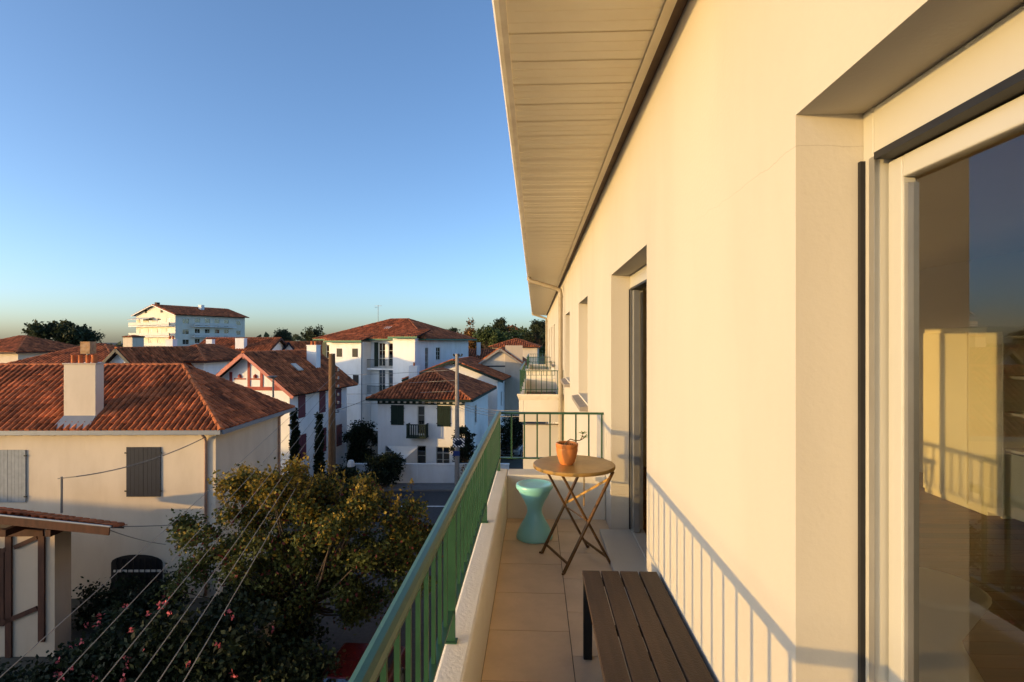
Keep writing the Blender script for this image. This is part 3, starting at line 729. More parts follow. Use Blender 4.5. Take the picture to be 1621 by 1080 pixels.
        for (ax, ay), (bx_, by_) in (((x0_,y0_),(x1_,y0_)),((x1_,y0_),(x1_,y1_)),((x1_,y1_),(x0_,y1_)),((x0_,y1_),(x0_,y0_))):
            dx, dy = (1 if bx_>ax else -1 if bx_<ax else 0), (1 if by_>ay else -1 if by_<ay else 0)
            ox, oy = dy*.05, -dx*.05
            fb_.beam((ax+ox,ay+oy,eh-.09),(bx_+ox,by_+oy,eh-.09),.09,.16)
        fb_.build('gutter', trim, root)
    ro = slab.build('roof', M['rbase'], root)
    if tm.v: tag(tm.build('roof_tiles', M['rtile'], ro), kind='stuff')
    tag(rm.build('ridge_tiles', M['ridge'] if ridge_mat is None else ridge_mat, ro), kind='stuff')
    return root, ro
def chimney(root, x, y, z0, z1, wx, wy, m=None, pots=2, parent=None):
    c = MB(); c.box(x-wx/2,x+wx/2,y-wy/2,y+wy/2,z0,z1); c.box(x-wx/2-.03,x+wx/2+.03,y-wy/2-.03,y+wy/2+.03,z1+.001,z1+.06)
    o = c.build('chimney', m or M['white'], parent or root)
    for k in range(pots):
        px_ = x+(k-(pots-1)/2)*min(.3, wx/max(1,pots))
        MB().lathe([(.06,0),(.085,0),(.08,.22),(.09,.24),(.09,.27),(.065,.27),(.065,0)], (px_,y,z1+.0605), 12).build('chimney_pot', M['ridge'], o)
    return o

# ---- 1. cream house with blue-grey gutter (left)
xcR = XC(341,20.3)
hw1 = 14.5
lx = lambda px: XC(px,20.3)-(xcR-hw1)
H1, H1r = house('cream_house', 'cream house with navy shutters, big chimney and ribbed clay tile roof', xcR, 20.3, .8, hw1, 5.9, 6.42, 8.67, 'hip',
    front=[(lx(204),lx(253),HT(786,20.3)+.05,HT(707,20.3)-.05,'shut',M['navy']), (lx(-8),lx(43),HT(792,20.3),HT(713,20.3),'shut',M['litshut'])],
    wall=M['cream'], trim=M['zinc'], over=.45, tw=.235, tl=.36, tiles_obj=True)
# front slope: single tiles
x0_, x1_, y0_, y1_, eh, rh = -.45, hw1+.45, -.45, 5.9+.45, 6.42, 8.67
h_ = (y1_-y0_)/2; r0 = (x0_+h_, (y0_+y1_)/2, rh); r1 = (x1_-h_, (y0_+y1_)/2, rh)
lst = list(tile_iter((x0_,y0_,eh),(x1_,y0_,eh), r1, r0, .235, .36))
vis = [T for T in lst if T[8] and T[4] > lx(-15)]
vis.sort(key=lambda T: T[6]); pick = vis[:300]; ids = {id(T) for T in pick}
rest = MB(); proto = None
for T in lst:
    if id(T) in ids:
        o_, e_, s_, n_, xa, xb, j, tl_, full = T
        if proto is None:
            pm = MB(); tile_mesh(pm, Vector((0,0,0)), Vector((1,0,0)), Vector((0,1,0)), Vector((0,0,1)), 0, .235, 0, tl_, 4)
            proto = pm.build('roof_tile', M['rtile_obj'], H1r); ob = proto
        else: ob = share(proto, H1r)
        p_ = o_+e_*xa+s_*(j*tl_+random.uniform(-.012,.012))
        mw = Matrix((e_, s_, n_)).transposed().to_4x4(); mw = Matrix.Translation(p_) @ mw @ Matrix.Rotation(random.gauss(0,.022), 4, 'Z'); ob.matrix_local = mw
    else: tile_mesh(rest, *T[:8])
tag(rest.build('roof_tiles', M['rtile'], H1r), kind='stuff')
cxx = (lx(103)+lx(153))/2
ch = MB(); ch.box(cxx-.595,cxx+.595,.0,.42,6.3,HT(577,20.3)); ch = ch.build('chimney', M['cream'], H1r, bevel=.015)
top = HT(577,20.3)
MB().box(cxx-.63,cxx+.63,-.035,.455,top+.0005,top+.05).build('chimney_cap', M['oldcream'], ch)
for dx, r_ in ((-.38,.085),(-.12,.08),(.16,.075),(.40,.10)):
    MB().lathe([(r_*.7,0),(r_,0),(r_*.92,.24),(r_*1.05,.26),(r_*1.05,.30),(r_*.75,.30),(r_*.75,0)], (cxx+dx,.2,top+.0505), 14).build('chimney_pot', M['ridge'], ch, smooth='auto')
MB().box(cxx-.02,cxx+.34,.05,.37,top+.40,top+.86).build('cowl', M['rust'], ch)
MB().lathe([(.05,0),(.05,.36)], (cxx+.16,.2,top+.06), 10).build('cowl_pipe', M['zinc'], ch)
MB().prism([(cxx-.66,-.44,6.44),(cxx+.66,-.44,6.44),(cxx+.6,.02,6.84),(cxx-.6,.02,6.84)], (0,-.02,.05)).build('flashing', M['zinc'], ch)
s_v = (rh-eh)/h_
def on1(x, yy, up=0): return (x, yy, eh+(yy+.45)*s_v+up)
sk = MB(); sk.prism([on1(lx(78),1.15,.10),on1(lx(108),1.15,.10),on1(lx(108),1.85,.10),on1(lx(78),1.85,.10)],(0,-.03,.06)); sk = sk.build('skylight', M['zinc'], H1r)
MB().poly(on1(lx(80),1.2,.167),on1(lx(106),1.2,.167),on1(lx(106),1.8,.167),on1(lx(80),1.8,.167)).build('pane', M['hglass'], sk)
for xx in [0.3+k*.6 for k in range(24)]:
    MB().box(xx,xx+.09,-.40,.0,6.2,6.31).build('rafter_end', M['oldcream'], H1)
MB().tube([(hw1-.35,-.42,6.3),(hw1-.35,-.1,6.05),(hw1-.35,-.06,5.9),(hw1-.35,-.06,.1)], .05, 10).build('downpipe', M['copper'], H1, smooth=True)
MB().tube([(hw1+.4,5.7,6.3),(hw1+.07,5.6,6.05),(hw1+.06,5.6,5.9),(hw1+.06,5.6,.1)], .05, 10).build('downpipe', M['copper'], H1, smooth=True)
# arched garage window
ax0, ax1 = lx(178), lx(258)
pts = [(ax0,-.006,.05),(ax1,-.006,.05),(ax1,-.006,1.35)]+[((ax0+ax1)/2+math.cos(t)*(ax1-ax0)/2,-.006,1.35+.3*math.sin(t)) for t in [PI*k/10 for k in range(1,10)]]+[(ax0,-.006,1.35)]
aw = MB().prism(pts,(0,-.03,0)).build('arched_window', M['dark'], H1)
for k in range(1,9): MB().box(ax0+k*(ax1-ax0)/9-.012,ax0+k*(ax1-ax0)/9+.012,-.075,-.05,.1,1.5).build('grille_bar', M['blackmetal'], aw)
MB().box(ax0+.1,ax1-.05,-.049,-.037,1.0,1.09).build('lace_band', M['cloth'], aw)

# ---- 2. timbered shed (lower left)
zS = 16.5
S = empty('timbered_annexe', 'low timber framed annexe with red tile roof and brown beams', 'annexe', CW(XC(86,zS)-6,zS,0), TH)
sx = lambda px: XC(px,zS)-(XC(86,zS)-6)
mb = MB(); mb.box(0,6,0,.62,0,HT(836,zS)); mb.build('wall', M['annexe'], S)
def tim(p, q, wd=.2): MB().beam((sx(p[0]),-.035,HT(p[1],zS)),(sx(q[0]),-.035,HT(q[1],zS)),.06,wd,up=(0,0,1)).build('timber_beam', M['brownwood'], S)
tim((-60,842),(70,842),.24); tim((67,848),(67,1015),.19); tim((15,849),(15,1040),.19); tim((24,866),(60,850),.13); tim((-20,885),(12,868),.13); tim((-30,1000),(60,962),.14)
MB().box(sx(-40),sx(8),-.06,-.002,HT(990,zS),HT(868,zS)).build('plank_door', M['brownwood'], S)
slab = MB(); tm = MB()
yl, yr = HT(792,zS), HT(818,zS)
slope(None, slab, tm, (XC(196,zS+1.5)-(XC(86,zS)-6),1.5,yr-.8),(sx(-120),1.5,yl-.65),(sx(-120),-.75,yl+.15),(sx(205),-.75,yr),.235,.36)
ro = slab.build('roof', M['rbase'], S); tag(tm.build('roof_tiles', M['rtile'], ro), kind='stuff')
MB().beam((sx(203),-.78,yr-.17),(sx(-120),-.78,yl-.02),.05,.24).build('bargeboard', M['brownwood'], S)
MB().tube([(sx(206),-.80,yr-.03),(sx(-120),-.80,yl+.12)],.03,8).build('gutter', M['zinc'], S)
for pxx in (108,40): MB().beam((sx(pxx),-.74,HT(831,zS)),(sx(pxx),.1,HT(831,zS)),.16,.2).build('bracket', M['brownwood'], S)
mast = empty('antenna_mast', 'thin grey cable mast above the timbered annexe', 'mast', CW(XC(97,zS+.5),zS+.5,HT(812,zS+.5)))
MB().tube([(0,0,0),(0,0,HT(755,zS+.5)-HT(812,zS+.5))],.035,8).build('pole', M['wire'], mast)
MB().beam((-.12,0,1.08),(.5,0,1.16),.03,.03).build('arm', M['wire'], mast)

# ---- 3. red-trimmed house with gable
zB = 34.0; xB = XC(458,zB)
hB, rB = house('red_trimmed_house', 'white house with red half-timbered gable and plum shutters', xB, zB, -10, 5.7, 7.6, 6.78, 8.98, 'gable_v',
    front=[(2.2,4.6,5.0,6.0,'win')],
    right=[(1.0,1.7,4.7,6.2,'shut'),(3.6,4.3,4.7,6.2,'shut'),(5.9,6.6,4.7,6.2,'shut'),(1.0,1.8,1.9,3.5,'shut'),(3.7,4.4,1.9,3.5,'shut'),(6.0,6.7,1.9,3.4,'shut')],
    shutter=mat('plum_shutter', (.13,.035,.045), .6, .15, 6), trim=M['pinkwood'], over=.6, tw=.25)
for xx in (.45,1.55,2.85,3.75,4.75,5.35):
    hgt = 8.98-abs(xx-2.85)*2.2/2.85-.28
    if hgt > 6.9: MB().box(xx-.09,xx+.09,-.05,-.002,6.78,hgt).build('timber_post', M['redwood'], hB)
MB().box(0,5.7,-.06,-.003,6.55,6.775).build('timber_beam', M['redwood'], hB)
for c0 in (2.2,3.3):
    MB().box(c0-.42,c0+.42,-.045,-.003,7.22,7.31).build('timber_rail', M['redwood'], hB)
    MB().lathe([(0,0),(.12,.02),(.12,.16),(0,.28)], (c0,-.02,7.32), 10).build('carved_motif', M['redwood'], hB)
chimney(hB, 4.2, 5.4, 7.0, 9.35, .75, .6, parent=rB)
MB().prism([(4.1,2.6,8.1),(4.1,3.2,8.1),(4.7,3.2,7.66),(4.7,2.6,7.66)],(.03,0,.06)).build('skylight', M['pvc'], rB)
lamp = empty('floodlight_mast', 'slim metal mast with a round dish above the cream house', 'mast', CW(XC(432,28.5),28.5,0))
MB().tube([(0,0,0),(0,0,HT(600,28.5))],.05,8).build('pole', M['wire'], lamp)
MB().lathe([(0,.0),(.16,.05),(.25,.14),(.26,.16),(.15,.1),(0,.06)], (0,-.12,HT(600,28.5)), 16).build('dish', M['zinc'], lamp)

# ---- 4. white house with green shutters (centre)
zC = 38.0; xC = XC(735,zC)
cw = 6.4; lc = lambda px: (XC(px,38.35)-(xC-cw*.99))/.99
hc_ = lambda py: HT(py,38.3)
hC, rC = house('white_villa', 'white villa with bottle green shutters, small balcony and hipped tile roof', xC, zC, -7.5, cw, 9.4, 5.62, 7.45, 'hip',
    front=[(lc(618),lc(637),hc_(673),hc_(643),'shut'),(lc(693),lc(712.5),hc_(674),hc_(643),'shut'),(lc(660),lc(672),hc_(688),hc_(643),'cur'),
           (lc(607),lc(642),hc_(735),hc_(708),'dark'),(lc(659),lc(674),.05,hc_(706),'dark'),(lc(690),lc(712),hc_(738),hc_(707),'win')],
    right=[(3.6,4.4,3.3,4.7,'win')], trim=M['dkgreen'], over=.6, tw=.25, tl=.33)
MB().box(-.02,cw+.02,-.03,-.002,hc_(641),5.45).build('frieze', M['dkgreen'], hC)
for k in range(14): MB().box(.15+k*.45,.33+k*.45,-.06,-.031,5.25,5.38).build('frieze_block', M['white'], hC)
bal = MB(); b0, b1, bz0, bz1 = lc(647), lc(678), hc_(692), hc_(670)
bal.box(b0,b1,-.75,-.01,bz0,bz0+.12); bal = bal.build('balcony', M['dkgreen'], hC)
MB().box(b0,b1,-.75,-.69,bz1-.07,bz1).build('balcony_rail', M['dkgreen'], bal)
for k in range(9): MB().box(b0+.02+k*(b1-b0-.11)/8,b0+.09+k*(b1-b0-.11)/8,-.74,-.70,bz0+.121,bz1-.071).build('baluster', M['dkgreen'], bal)
for xx in (b0,b1-.06):
    MB().box(xx,xx+.06,-.689,-.01,bz1-.07,bz1).build('balcony_rail', M['dkgreen'], bal)
    for k in range(4): MB().box(xx+.01,xx+.05,-.6+k*.16,-.54+k*.16,bz0+.121,bz1-.071).build('baluster', M['dkgreen'], bal)
chimney(hC, .9, 5.6, 6.0, 7.6, .7, .6, parent=rC, pots=1)
# villa rear gable
zD = 49.5
hD, rD = house('gabled_villa_wing', 'taller white gabled house with green bargeboards right behind the white villa', XC(787,zD), zD, -7.5, 8.3, 8, 6.35, 7.95, 'gable_v',
    right=[(2,2.8,3.4,4.8,'win')], trim=M['dkgreen'], over=.6, tw=.26)
# sail
sail = MB(); P0, P1, P2, P3 = W(612,706,37.6), W(662,707,37.7), W(640,727,36.6), W(628,722,36.7)
n_ = 8
for i in range(n_):
    for j in range(n_):
        def sp(u, v):
            a = P0.lerp(P1, u); b = P3.lerp(P2, u); p = a.lerp(b, v); p.z -= .25*math.sin(PI*u)*math.sin(PI*v)+.0; return p
        sail.poly(sp(i/n_,j/n_), sp((i+1)/n_,j/n_), sp((i+1)/n_,(j+1)/n_), sp(i/n_,(j+1)/n_))
tag(sail.build('shade_sail', M['cloth'], smooth=True), 'pale triangular shade sail in front of the white villa door', 'shade sail')
# garden wall
gw = empty('garden_wall', 'low white garden wall along the street before the villa', 'wall', CW(XC(735,36.3)+3,36.4,0), TH)
MB().box(XC(560,36.3)-XC(735,36.3)-3,0,0,.2,0,1.3).build('masonry', M['white'], gw)
MB().box(XC(560,36.3)-XC(735,36.3)-3.03,.03,-.04,.24,1.301,1.37).build('coping', M['white'], gw)
MB().box(XC(655,36.3)-XC(735,36.3)-3.2,XC(655,36.3)-XC(735,36.3)-2.8,-.05,-.001,0,1.295).build('pillar', M['white'], gw)
lt = empty('letterbox_post', 'small white post with a green letterbox at the garden wall corner', 'letterbox', CW(XC(555,36),36,0))
MB().box(-.3,.3,-.15,.15,.9,1.3).build('box', M['dkgreen'], lt); MB().lathe([(0,1.75),(.16,1.7),(.24,1.5),(.26,1.301)],n=16).build('lid', M['white'], lt); MB().box(-.1,.1,-.1,.1,0,.899).build('post', M['concrete'], lt)

# ---- 5. large white building with green fascia
zE = 56.0; xE = XC(668,zE); wE = 12.6
hE, rE = house('large_white_residence', 'large white residence with green fascia, balconies and broad orange tile roof', xE, zE, -20, wE, 11.5, 9.95, 12.3, 'hip',
    front=[(3.0,3.75,8.0,8.85,'dark'),(5.0,5.75,8.0,8.85,'dark'),(5.1,5.85,5.2,6.1,'dark'),(7.3,8.1,7.0,9.5,'win',M['dkgreen']),(8.5,9.2,7.0,9.5,'win'),(7.3,8.1,4.2,6.7,'win'),(8.5,9.2,4.2,6.7,'win'),(.4,1.2,7.0,9.3,'win'),(7.5,9.0,.5,2.6,'win')],
    right=[(.6,1.3,6.7,9.0,'win',M['redwood']),(3.0,4.0,7.6,9.0,'win'),(.8,1.5,4.2,5.6,'win')], trim=M['midgreen'], over=.75, tw=.27, hipf=.9)
for xx in (6.75,9.35,-.1,1.45):
    MB().box(xx,xx+.5,-.06,-.012,6.95,9.55).build('shutter', M['dkgreen'], hE)
for zz in (6.65, 3.85):
    bl = MB().box(6.4,9.9,-.9,-.01,zz,zz+.16).build('balcony', M['white'], hE)
    MB().box(6.4,9.9,-.88,-.83,zz+1.05,zz+1.1).build('balcony_rail', M['dkgreen'], bl)
    for k in range(24): MB().box(6.42+k*.15,6.45+k*.15,-.87,-.84,zz+.161,zz+1.049).build('baluster', M['dkgreen'], bl)
bl = MB().box(-.6,1.9,-.9,-.01,6.6,6.76).build('balcony', M['white'], hE)
MB().box(-.6,1.9,-.88,-.83,7.65,7.7).build('balcony_rail', M['midgreen'], bl)
for k in range(17): MB().box(-.58+k*.15,-.55+k*.15,-.87,-.84,6.761,7.649).build('baluster', M['midgreen'], bl)
MB().box(2.1,6.3,-1.5,-.001,0,9.6).build('projecting_bay', M['white'], hE); MB().box(10.0,12.6,-1.5,-.001,0,10.0).build('projecting_bay', M['white'], hE)
for a, zz in ((3.0,8.0),(5.0,8.0),(5.1,5.2)): 
    wn = MB().box(a,a+.7,-1.53,-1.501,zz,zz+.9).build('window', M['dark'], hE); MB().box(a-.06,a+.76,-1.56,-1.531,zz-.08,zz-.001).build('window_sill', M['white'], wn)
for a, b, e in ((1.8,6.6,9.75),(9.8,13.2,10.15)):
    s2 = MB(); t2 = MB(); slope(None, s2, t2, (a,-2.1,e),(b,-2.1,e),(b,.8,e+.75),(a,.8,e+.75),.27,.4); q = s2.build('bay_roof', M['rbase'], rE); tag(t2.build('roof_tiles', M['rtile'], q), kind='stuff')
    MB().box(a,b,-2.16,-2.101,e-.2,e+.02).build('fascia', M['midgreen'], q)
MB().tube([(6.2,-1.55,9.6),(6.2,-1.55,.1)],.06,8).build('downpipe', M['zinc'], hE)
sk = MB().prism([(6.3,2.2,11.03),(7.2,2.2,11.03),(7.2,2.9,11.29),(6.3,2.9,11.29)],(0,-.02,.07)).build('skylight', M['pvc'], rE)
an = MB(); an.tube([(3.5,5.5,11.6),(3.5,5.5,14)],.025,6); an.beam((3.0,5.5,13.9),(4.0,5.5,13.9),.03,.03); an.beam((3.2,5.2,13.7),(3.2,5.8,13.7),.03,.03); an.build('antenna', M['wire'], rE)

# ---- 6. distant apartment block
zA = 145.0; xA = XC(277,zA)
rows = []
for fl_ in (5.4,8.2,11.0,13.9):
    for k in range(4): rows.append((1.6+k*4,3.1+k*4,fl_,fl_+2.1,'dark'))
rr_ = []
for fl_ in (5.4,8.2,11.0,13.9):
    rr_ += [(2,3.8,fl_+.6,fl_+1.9,'dark'),(5.5,7,fl_,fl_+2.1,'dark'),(8.5,10,fl_,fl_+2.1,'dark'),(11.5,13,fl_,fl_+2.1,'dark'),(14.5,16,fl_,fl_+2.1,'dark'),(18.5,20,fl_+.6,fl_+1.8,'dark')]
hA, rA = house('distant_apartment_block', 'tall white apartment block with gable and stacked balconies on the skyline', xA, zA, -25, 17.3, 21.5, 17.1, 19.7, 'gable_v',
    front=rows, right=rr_, wall=M['blockcream'], trim=M['white'], over=.9, tw=.6, tl=.8, cat='building', barge=True)
for fl_ in (5.4,8.2,11.0,13.9):
    bl = MB().box(-1.0,16.9,-1.5,-.01,fl_-.25,fl_-.02).build('balcony', M['white'], hA); MB().box(-1.0,16.9,-1.5,-1.42,fl_+.15,fl_+.95).build('balcony_panel', M['cloth'], bl)
    bl = MB().box(17.31,18.7,4.6,17.6,fl_-.25,fl_-.02).build('balcony', M['white'], hA); MB().box(18.62,18.7,4.6,17.6,fl_+.15,fl_+.95).build('balcony_panel', M['cloth'], bl)
for a in (4,11): MB().box(a,a+1.0,-.06,-.005,17.5,18.5).build('attic_window', M['dark'], hA)
chimney(hA, 11.5, 11.5, 17.5, 20.2, 1.2, 1.0, parent=rA, pots=0); chimney(hA, 7.9, 1, 19, 20.4, .9, .9, m=M['brownwood'], parent=rA, pots=0)
MB().prism([(0,-.2,16.2),(8,-.2,16.2),(8,-2.4,15.6),(0,-2.4,15.6)],(0,0,.08)).build('awning', M['cloth'], hA)

# ---- 7. roofscape behind the cream house
house('long_roofed_house', 'house with a long orange tile roof behind the cream house chimney', XC(182,44), 44, 0, 8.2, 7, HT(577,44), HT(545,47.5), 'hip', tw=.3, over=.5, front=[(2,3,5,6.4,'win')])
h7, r7 = house('dark_gable_house', 'white gabled house with dark bargeboards and small black window', XC(228,40), 40, -8, 3.7, 9, HT(588,40), HT(549,40)-.1, 'gable_v', tw=.3, over=.55, trim=M['navy'], front=[(1.9,2.6,7.15,7.5,'dark')])
chimney(h7, .6, -1.2, 3, HT(575,39), .8, .5, pots=2)
h7, r7 = house('brown_roofed_house', 'white house with a wide dark brown roof and one chimney', XC(322,45), 45, -5, 4.6, 7, HT(571,45), HT(546,48), 'hip', tw=.28, over=.6, front=[(2.6,3.6,5.2,7.0,'win')])
chimney(h7, .2, 2, 7.5, HT(538,46), .65, .6, parent=r7)
h7, r7 = house('broad_roofed_house', 'broad red tiled house with two tall white chimneys on its slope', XC(412,66), 66, 0, 8.6, 9, HT(562,66), HT(535,70), 'gable_u', tw=.32, over=.6)
chimney(h7, 1.6, 1.5, 8, HT(538,66), .75, .7, parent=r7, pots=0); chimney(h7, 5.3, 1.8, 8.4, HT(536,66), 1.1, .8, parent=r7, pots=0)
for k, (pxx, lab) in enumerate(((437,'small white gable with dark eaves right beside the broad red roof'),(474,'small white gable with dark eaves next to the dark trees'))):
    house('small_gable_house', lab, XC(pxx,72), 72, -15, 2.9, 8, HT(560,72), HT(541,72), 'gable_v', tw=.32, over=.4, trim=M['navy'])
h7, r7 = house('far_edge_house', 'white house with dark roof at the edge of the long orange roof', XC(28,58), 58, -10, 9, 8, HT(557,58), HT(532,62), 'hip', tw=.32, over=.6, wall=M['cream'])
h7, r7 = house('tower_house', 'small cream tower block below the distant apartment block', XC(209,118), 118, -10, 2.4, 3, HT(533,118), HT(531,118), 'hip', wall=M['cream'], tw=.4, over=.1, cat='building')
# ---- 8. right-hand houses beyond the villa
h8, r8 = house('pale_gable_house', 'pale house with sloping gable and broad blank chimney wall', XC(826,54), 54, -4, 4.4, 9, HT(575,54), HT(551,54), 'gable_v', wall=M['cream'], tw=.3, over=.35, trim=M['concrete'],
    front=[(1.7,2.15,4.6,5.7,'win')])
MB().box(2.7,4.45,-.14,-.001,0,HT(547,54)).build('chimney_wall', M['oldcream'], h8)
MB().box(.0,2.69,-.05,-.002,HT(581,54),HT(579,54)).build('string_course', M['navy'], h8)
h8, r8 = house('half_timbered_house', 'dark tiled house with black half timbering between villa and pale gable', XC(792,66), 66, -4, 5.4, 8, HT(573,66), HT(553,70), 'gable_u', tw=.3, over=.5, trim=M['navy'])
for k in range(9): MB().box(.1+k*.62,.22+k*.62,-.04,-.002,5.4,HT(574,66)).build('timber_post', M['navy'], h8)
chimney(h8, 2.4, 2, 7.5, HT(543,66), .45, .45, parent=r8, pots=0)
house('red_roofed_house', 'low house with red roof beneath the autumn trees', XC(850,95), 95, -5, 8, 8, HT(549,95), HT(536,99), 'hip', tw=.4, over=.5, wall=M['cream'])
house('hilltop_house', 'small orange roofed house among the hilltop pines', XC(822,215), 215, 0, 5.5, 6, HT(522,215), HT(515,218), 'hip', tw=.6, over=.5, base=8)
# ---- unseen houses outside the frame, added sunward to shade gardens and lower walls
for k, (x, y, wd, dp, e, r_, lab) in enumerate(((-50,-4,9,13,4.5,6.2,'white unseen house with brown shutters, added to shade the gardens'),
        (-52,-24,10,12,5.0,6.8,'white unseen house farthest behind the gardens, added for its shade'), (-64,12,10,12,4.8,6.6,'white unseen house beyond the timbered annexe, added for its shade'),
        (-30,-32,9,11,5.2,7.0,'white unseen house at the start of the side road, added for its shade'))):
    house('shading_house', lab, x, y, 5-4*k, wd, dp, e, r_, 'gable_v', right=[(2,3,3.4,4.9,'shut'),(6,7,3.4,4.9,'shut')], front=[(2,3,3.4,4.9,'shut')], tw=.35, tl=.5, trim=M['brownwood'], shutter=M['brownwood'], corner='L')

# ================================================================== TREES
def rnd_unit():
    while True:
        v = Vector((random.uniform(-1,1),random.uniform(-1,1),random.uniform(-1,1)))
        if .05 < v.length < 1: return v.normalized()
def add_leaf(mb, p, sz):
    d = rnd_unit(); a = d.cross(rnd_unit())
    if a.length < .05: return
    a.normalize(); l = sz*random.uniform(.7,1.3); w_ = l*.32
    mb.tv = random.random()
    mb.add([p, p+d*l*.5+a*w_, p+d*l, p+d*l*.5-a*w_], [(0,1,2,3)])
def tree(name, label, loc_, blobs, n, leaf, lm, trunk_r=.15, trunk_h=None, clumps=60, spread=.5, extra=(), cat='tree', group=None, stems=1, bark='bark'):
    root = empty(name, label, cat, loc_, 0, group)
    cs = []
    vol = [b[3]*b[4]*b[5] for b in blobs]; tot = sum(vol)
    for b, v in zip(blobs, vol):
        for i in range(max(3, int(clumps*v/tot))):
            u = rnd_unit()*(random.random()**.45)
            cs.append(Vector((b[0]+u.x*b[3], b[1]+u.y*b[4], b[2]+u.z*b[5])))
    tk = MB(); th_ = trunk_h or min(b[2]-b[5]*.5 for b in blobs)
    for s in range(stems):
        o0 = Vector((random.uniform(-.12,.12)*(stems>1), random.uniform(-.12,.12)*(stems>1), 0)); t1 = o0*2+Vector((random.uniform(-.1,.1), random.uniform(-.1,.1), th_))
        tk.tube([o0, o0.lerp(t1,.5)+Vector((.04,.03,0)), t1], [trunk_r*1.25, trunk_r, trunk_r*.8], 8)
        for c in cs[s::stems][::max(1, len(cs)//40)]:
            m_ = t1.lerp(c, .5)+Vector((0,0,-.08*(c-t1).length)); tk.tube([t1, m_, c], [trunk_r*.45, trunk_r*.25, trunk_r*.07], 5, False)
    tk.build('trunk', M[bark], root, smooth=True)
    mb = MB(); xs = [(MB(), m_, fr, up) for m_, fr, up in extra]
    zmax = max(b[2]+b[5] for b in blobs)
    for i in range(n):
        c = random.choice(cs); p = c+Vector((random.gauss(0,1),random.gauss(0,1),random.gauss(0,.8)))*spread
        tgt = mb
        for e, m_, fr, up in xs:
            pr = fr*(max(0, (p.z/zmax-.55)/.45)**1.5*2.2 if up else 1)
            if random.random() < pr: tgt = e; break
        add_leaf(tgt, p, leaf)
    mb.build('crown', M[lm], root)
    for e, m_, fr, up in xs:
        if e.v: e.build('crown', M[m_], root)
    return root
# foreground garden tree; yellow-green top leaves take painted sunlight into their gold
tz = 16.6
gt_bl = [(-2.5,0,3.5,1.5,1.4,1.1),(-.9,-.2,4.2,1.3,1.4,1.2),(.7,0,4.3,1.3,1.5,1.2),(2.2,.2,3.7,1.3,1.4,1.1),(3.2,.1,2.7,1.0,1.2,1.0),(0,0,2.7,2.6,1.8,1.1),(1.0,.3,1.9,2.6,1.5,.9),(-1.2,-.3,1.7,2.2,1.5,1.0),(-3.4,0,2.6,.9,1.0,.8)]
for k in range(26):
    u = rnd_unit(); b_ = random.choice(gt_bl[:5]); q = random.uniform(.25,.5)
    gt_bl.append((b_[0]+u.x*b_[3]*1.05, b_[1]+u.y*b_[4], b_[2]+abs(u.z)*b_[5]*1.08, q, q, q*random.uniform(.5,1.3)))
gt = tree('garden_tree', 'broad leafy tree with sunlit gold painted into its top and reddish seed clusters by the house', CW(XC(480,tz),tz,0), gt_bl,
     62000, .12, 'leaf_olive', .14, 1.5, 150, .2, extra=(('leaf_sungold',.32,True),('seed_red',.06,False)), stems=3)
tw_, lf_ = MB(), MB()
for k in range(46):
    b_ = random.choice(gt_bl[1:4]); x = b_[0]+random.uniform(-1.2,1.2); y = b_[1]+random.uniform(-1,1); z0_ = b_[2]+b_[5]*.55
    tip = Vector((x+random.uniform(-.45,.45), y+random.uniform(-.3,.3), z0_+random.uniform(.5,1.05))); p0 = Vector((x,y,z0_))
    tw_.tube([p0, p0.lerp(tip,.5)+Vector((.04,0,.03)), tip], [.014,.01,.005], 5, False)
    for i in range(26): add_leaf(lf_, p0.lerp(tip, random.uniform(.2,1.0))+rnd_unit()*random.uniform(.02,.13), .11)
tag(tw_.build('twigs', M['bark'], gt), kind='stuff'); lf_.build('crown', M['leaf_sungold'], gt)
# oleander with pink flowers
oz = 13.6
tree('oleander_bush', 'dark oleander shrub dotted with pink flowers below the wires', CW(XC(285,oz),oz,0),
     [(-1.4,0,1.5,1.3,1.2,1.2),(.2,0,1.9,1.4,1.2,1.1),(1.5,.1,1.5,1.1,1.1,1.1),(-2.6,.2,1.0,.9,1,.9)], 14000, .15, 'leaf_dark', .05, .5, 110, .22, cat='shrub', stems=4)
ole = [o for o in bpy.data.objects if o.name == 'oleander_bush'][0]
for k in range(36):
    f = MB(); u = rnd_unit(); bl = random.choice([(-1.4,0,1.5,1.3,1.2,1.2),(.2,0,1.9,1.4,1.2,1.1),(1.5,.1,1.5,1.1,1.1,1.1)])
    c = Vector((bl[0]+u.x*bl[3]*1.12, bl[1]-abs(u.y)*bl[4]*1.15, bl[2]+abs(u.z)*bl[5]*1.2))
    for q in range(7): add_leaf(f, c+rnd_unit()*.05, .085)
    f.build('flower', M['flower'], ole)
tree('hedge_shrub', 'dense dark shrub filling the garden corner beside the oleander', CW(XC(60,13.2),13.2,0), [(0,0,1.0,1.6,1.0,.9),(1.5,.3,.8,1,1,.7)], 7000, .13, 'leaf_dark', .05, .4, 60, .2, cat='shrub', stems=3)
tree('hedge_shrub', 'dense dark shrub growing under the gold-topped garden tree', CW(XC(470,13.5),13.5,0), [(0,0,.9,1.6,1.0,.9)], 6000, .13, 'leaf_dark', .05, .4, 60, .2, cat='shrub', stems=3)
tree('hedge_shrub', 'dark shrub below the arched window of the cream house', CW(XC(205,18.3),18.3,0), [(0,0,.75,1.5,.7,.75),(1.3,0,.9,.9,.6,.8),(-1.2,0,.6,.8,.6,.6)], 7000, .13, 'leaf_dark', .05, .3, 80, .17, cat='shrub', stems=3)
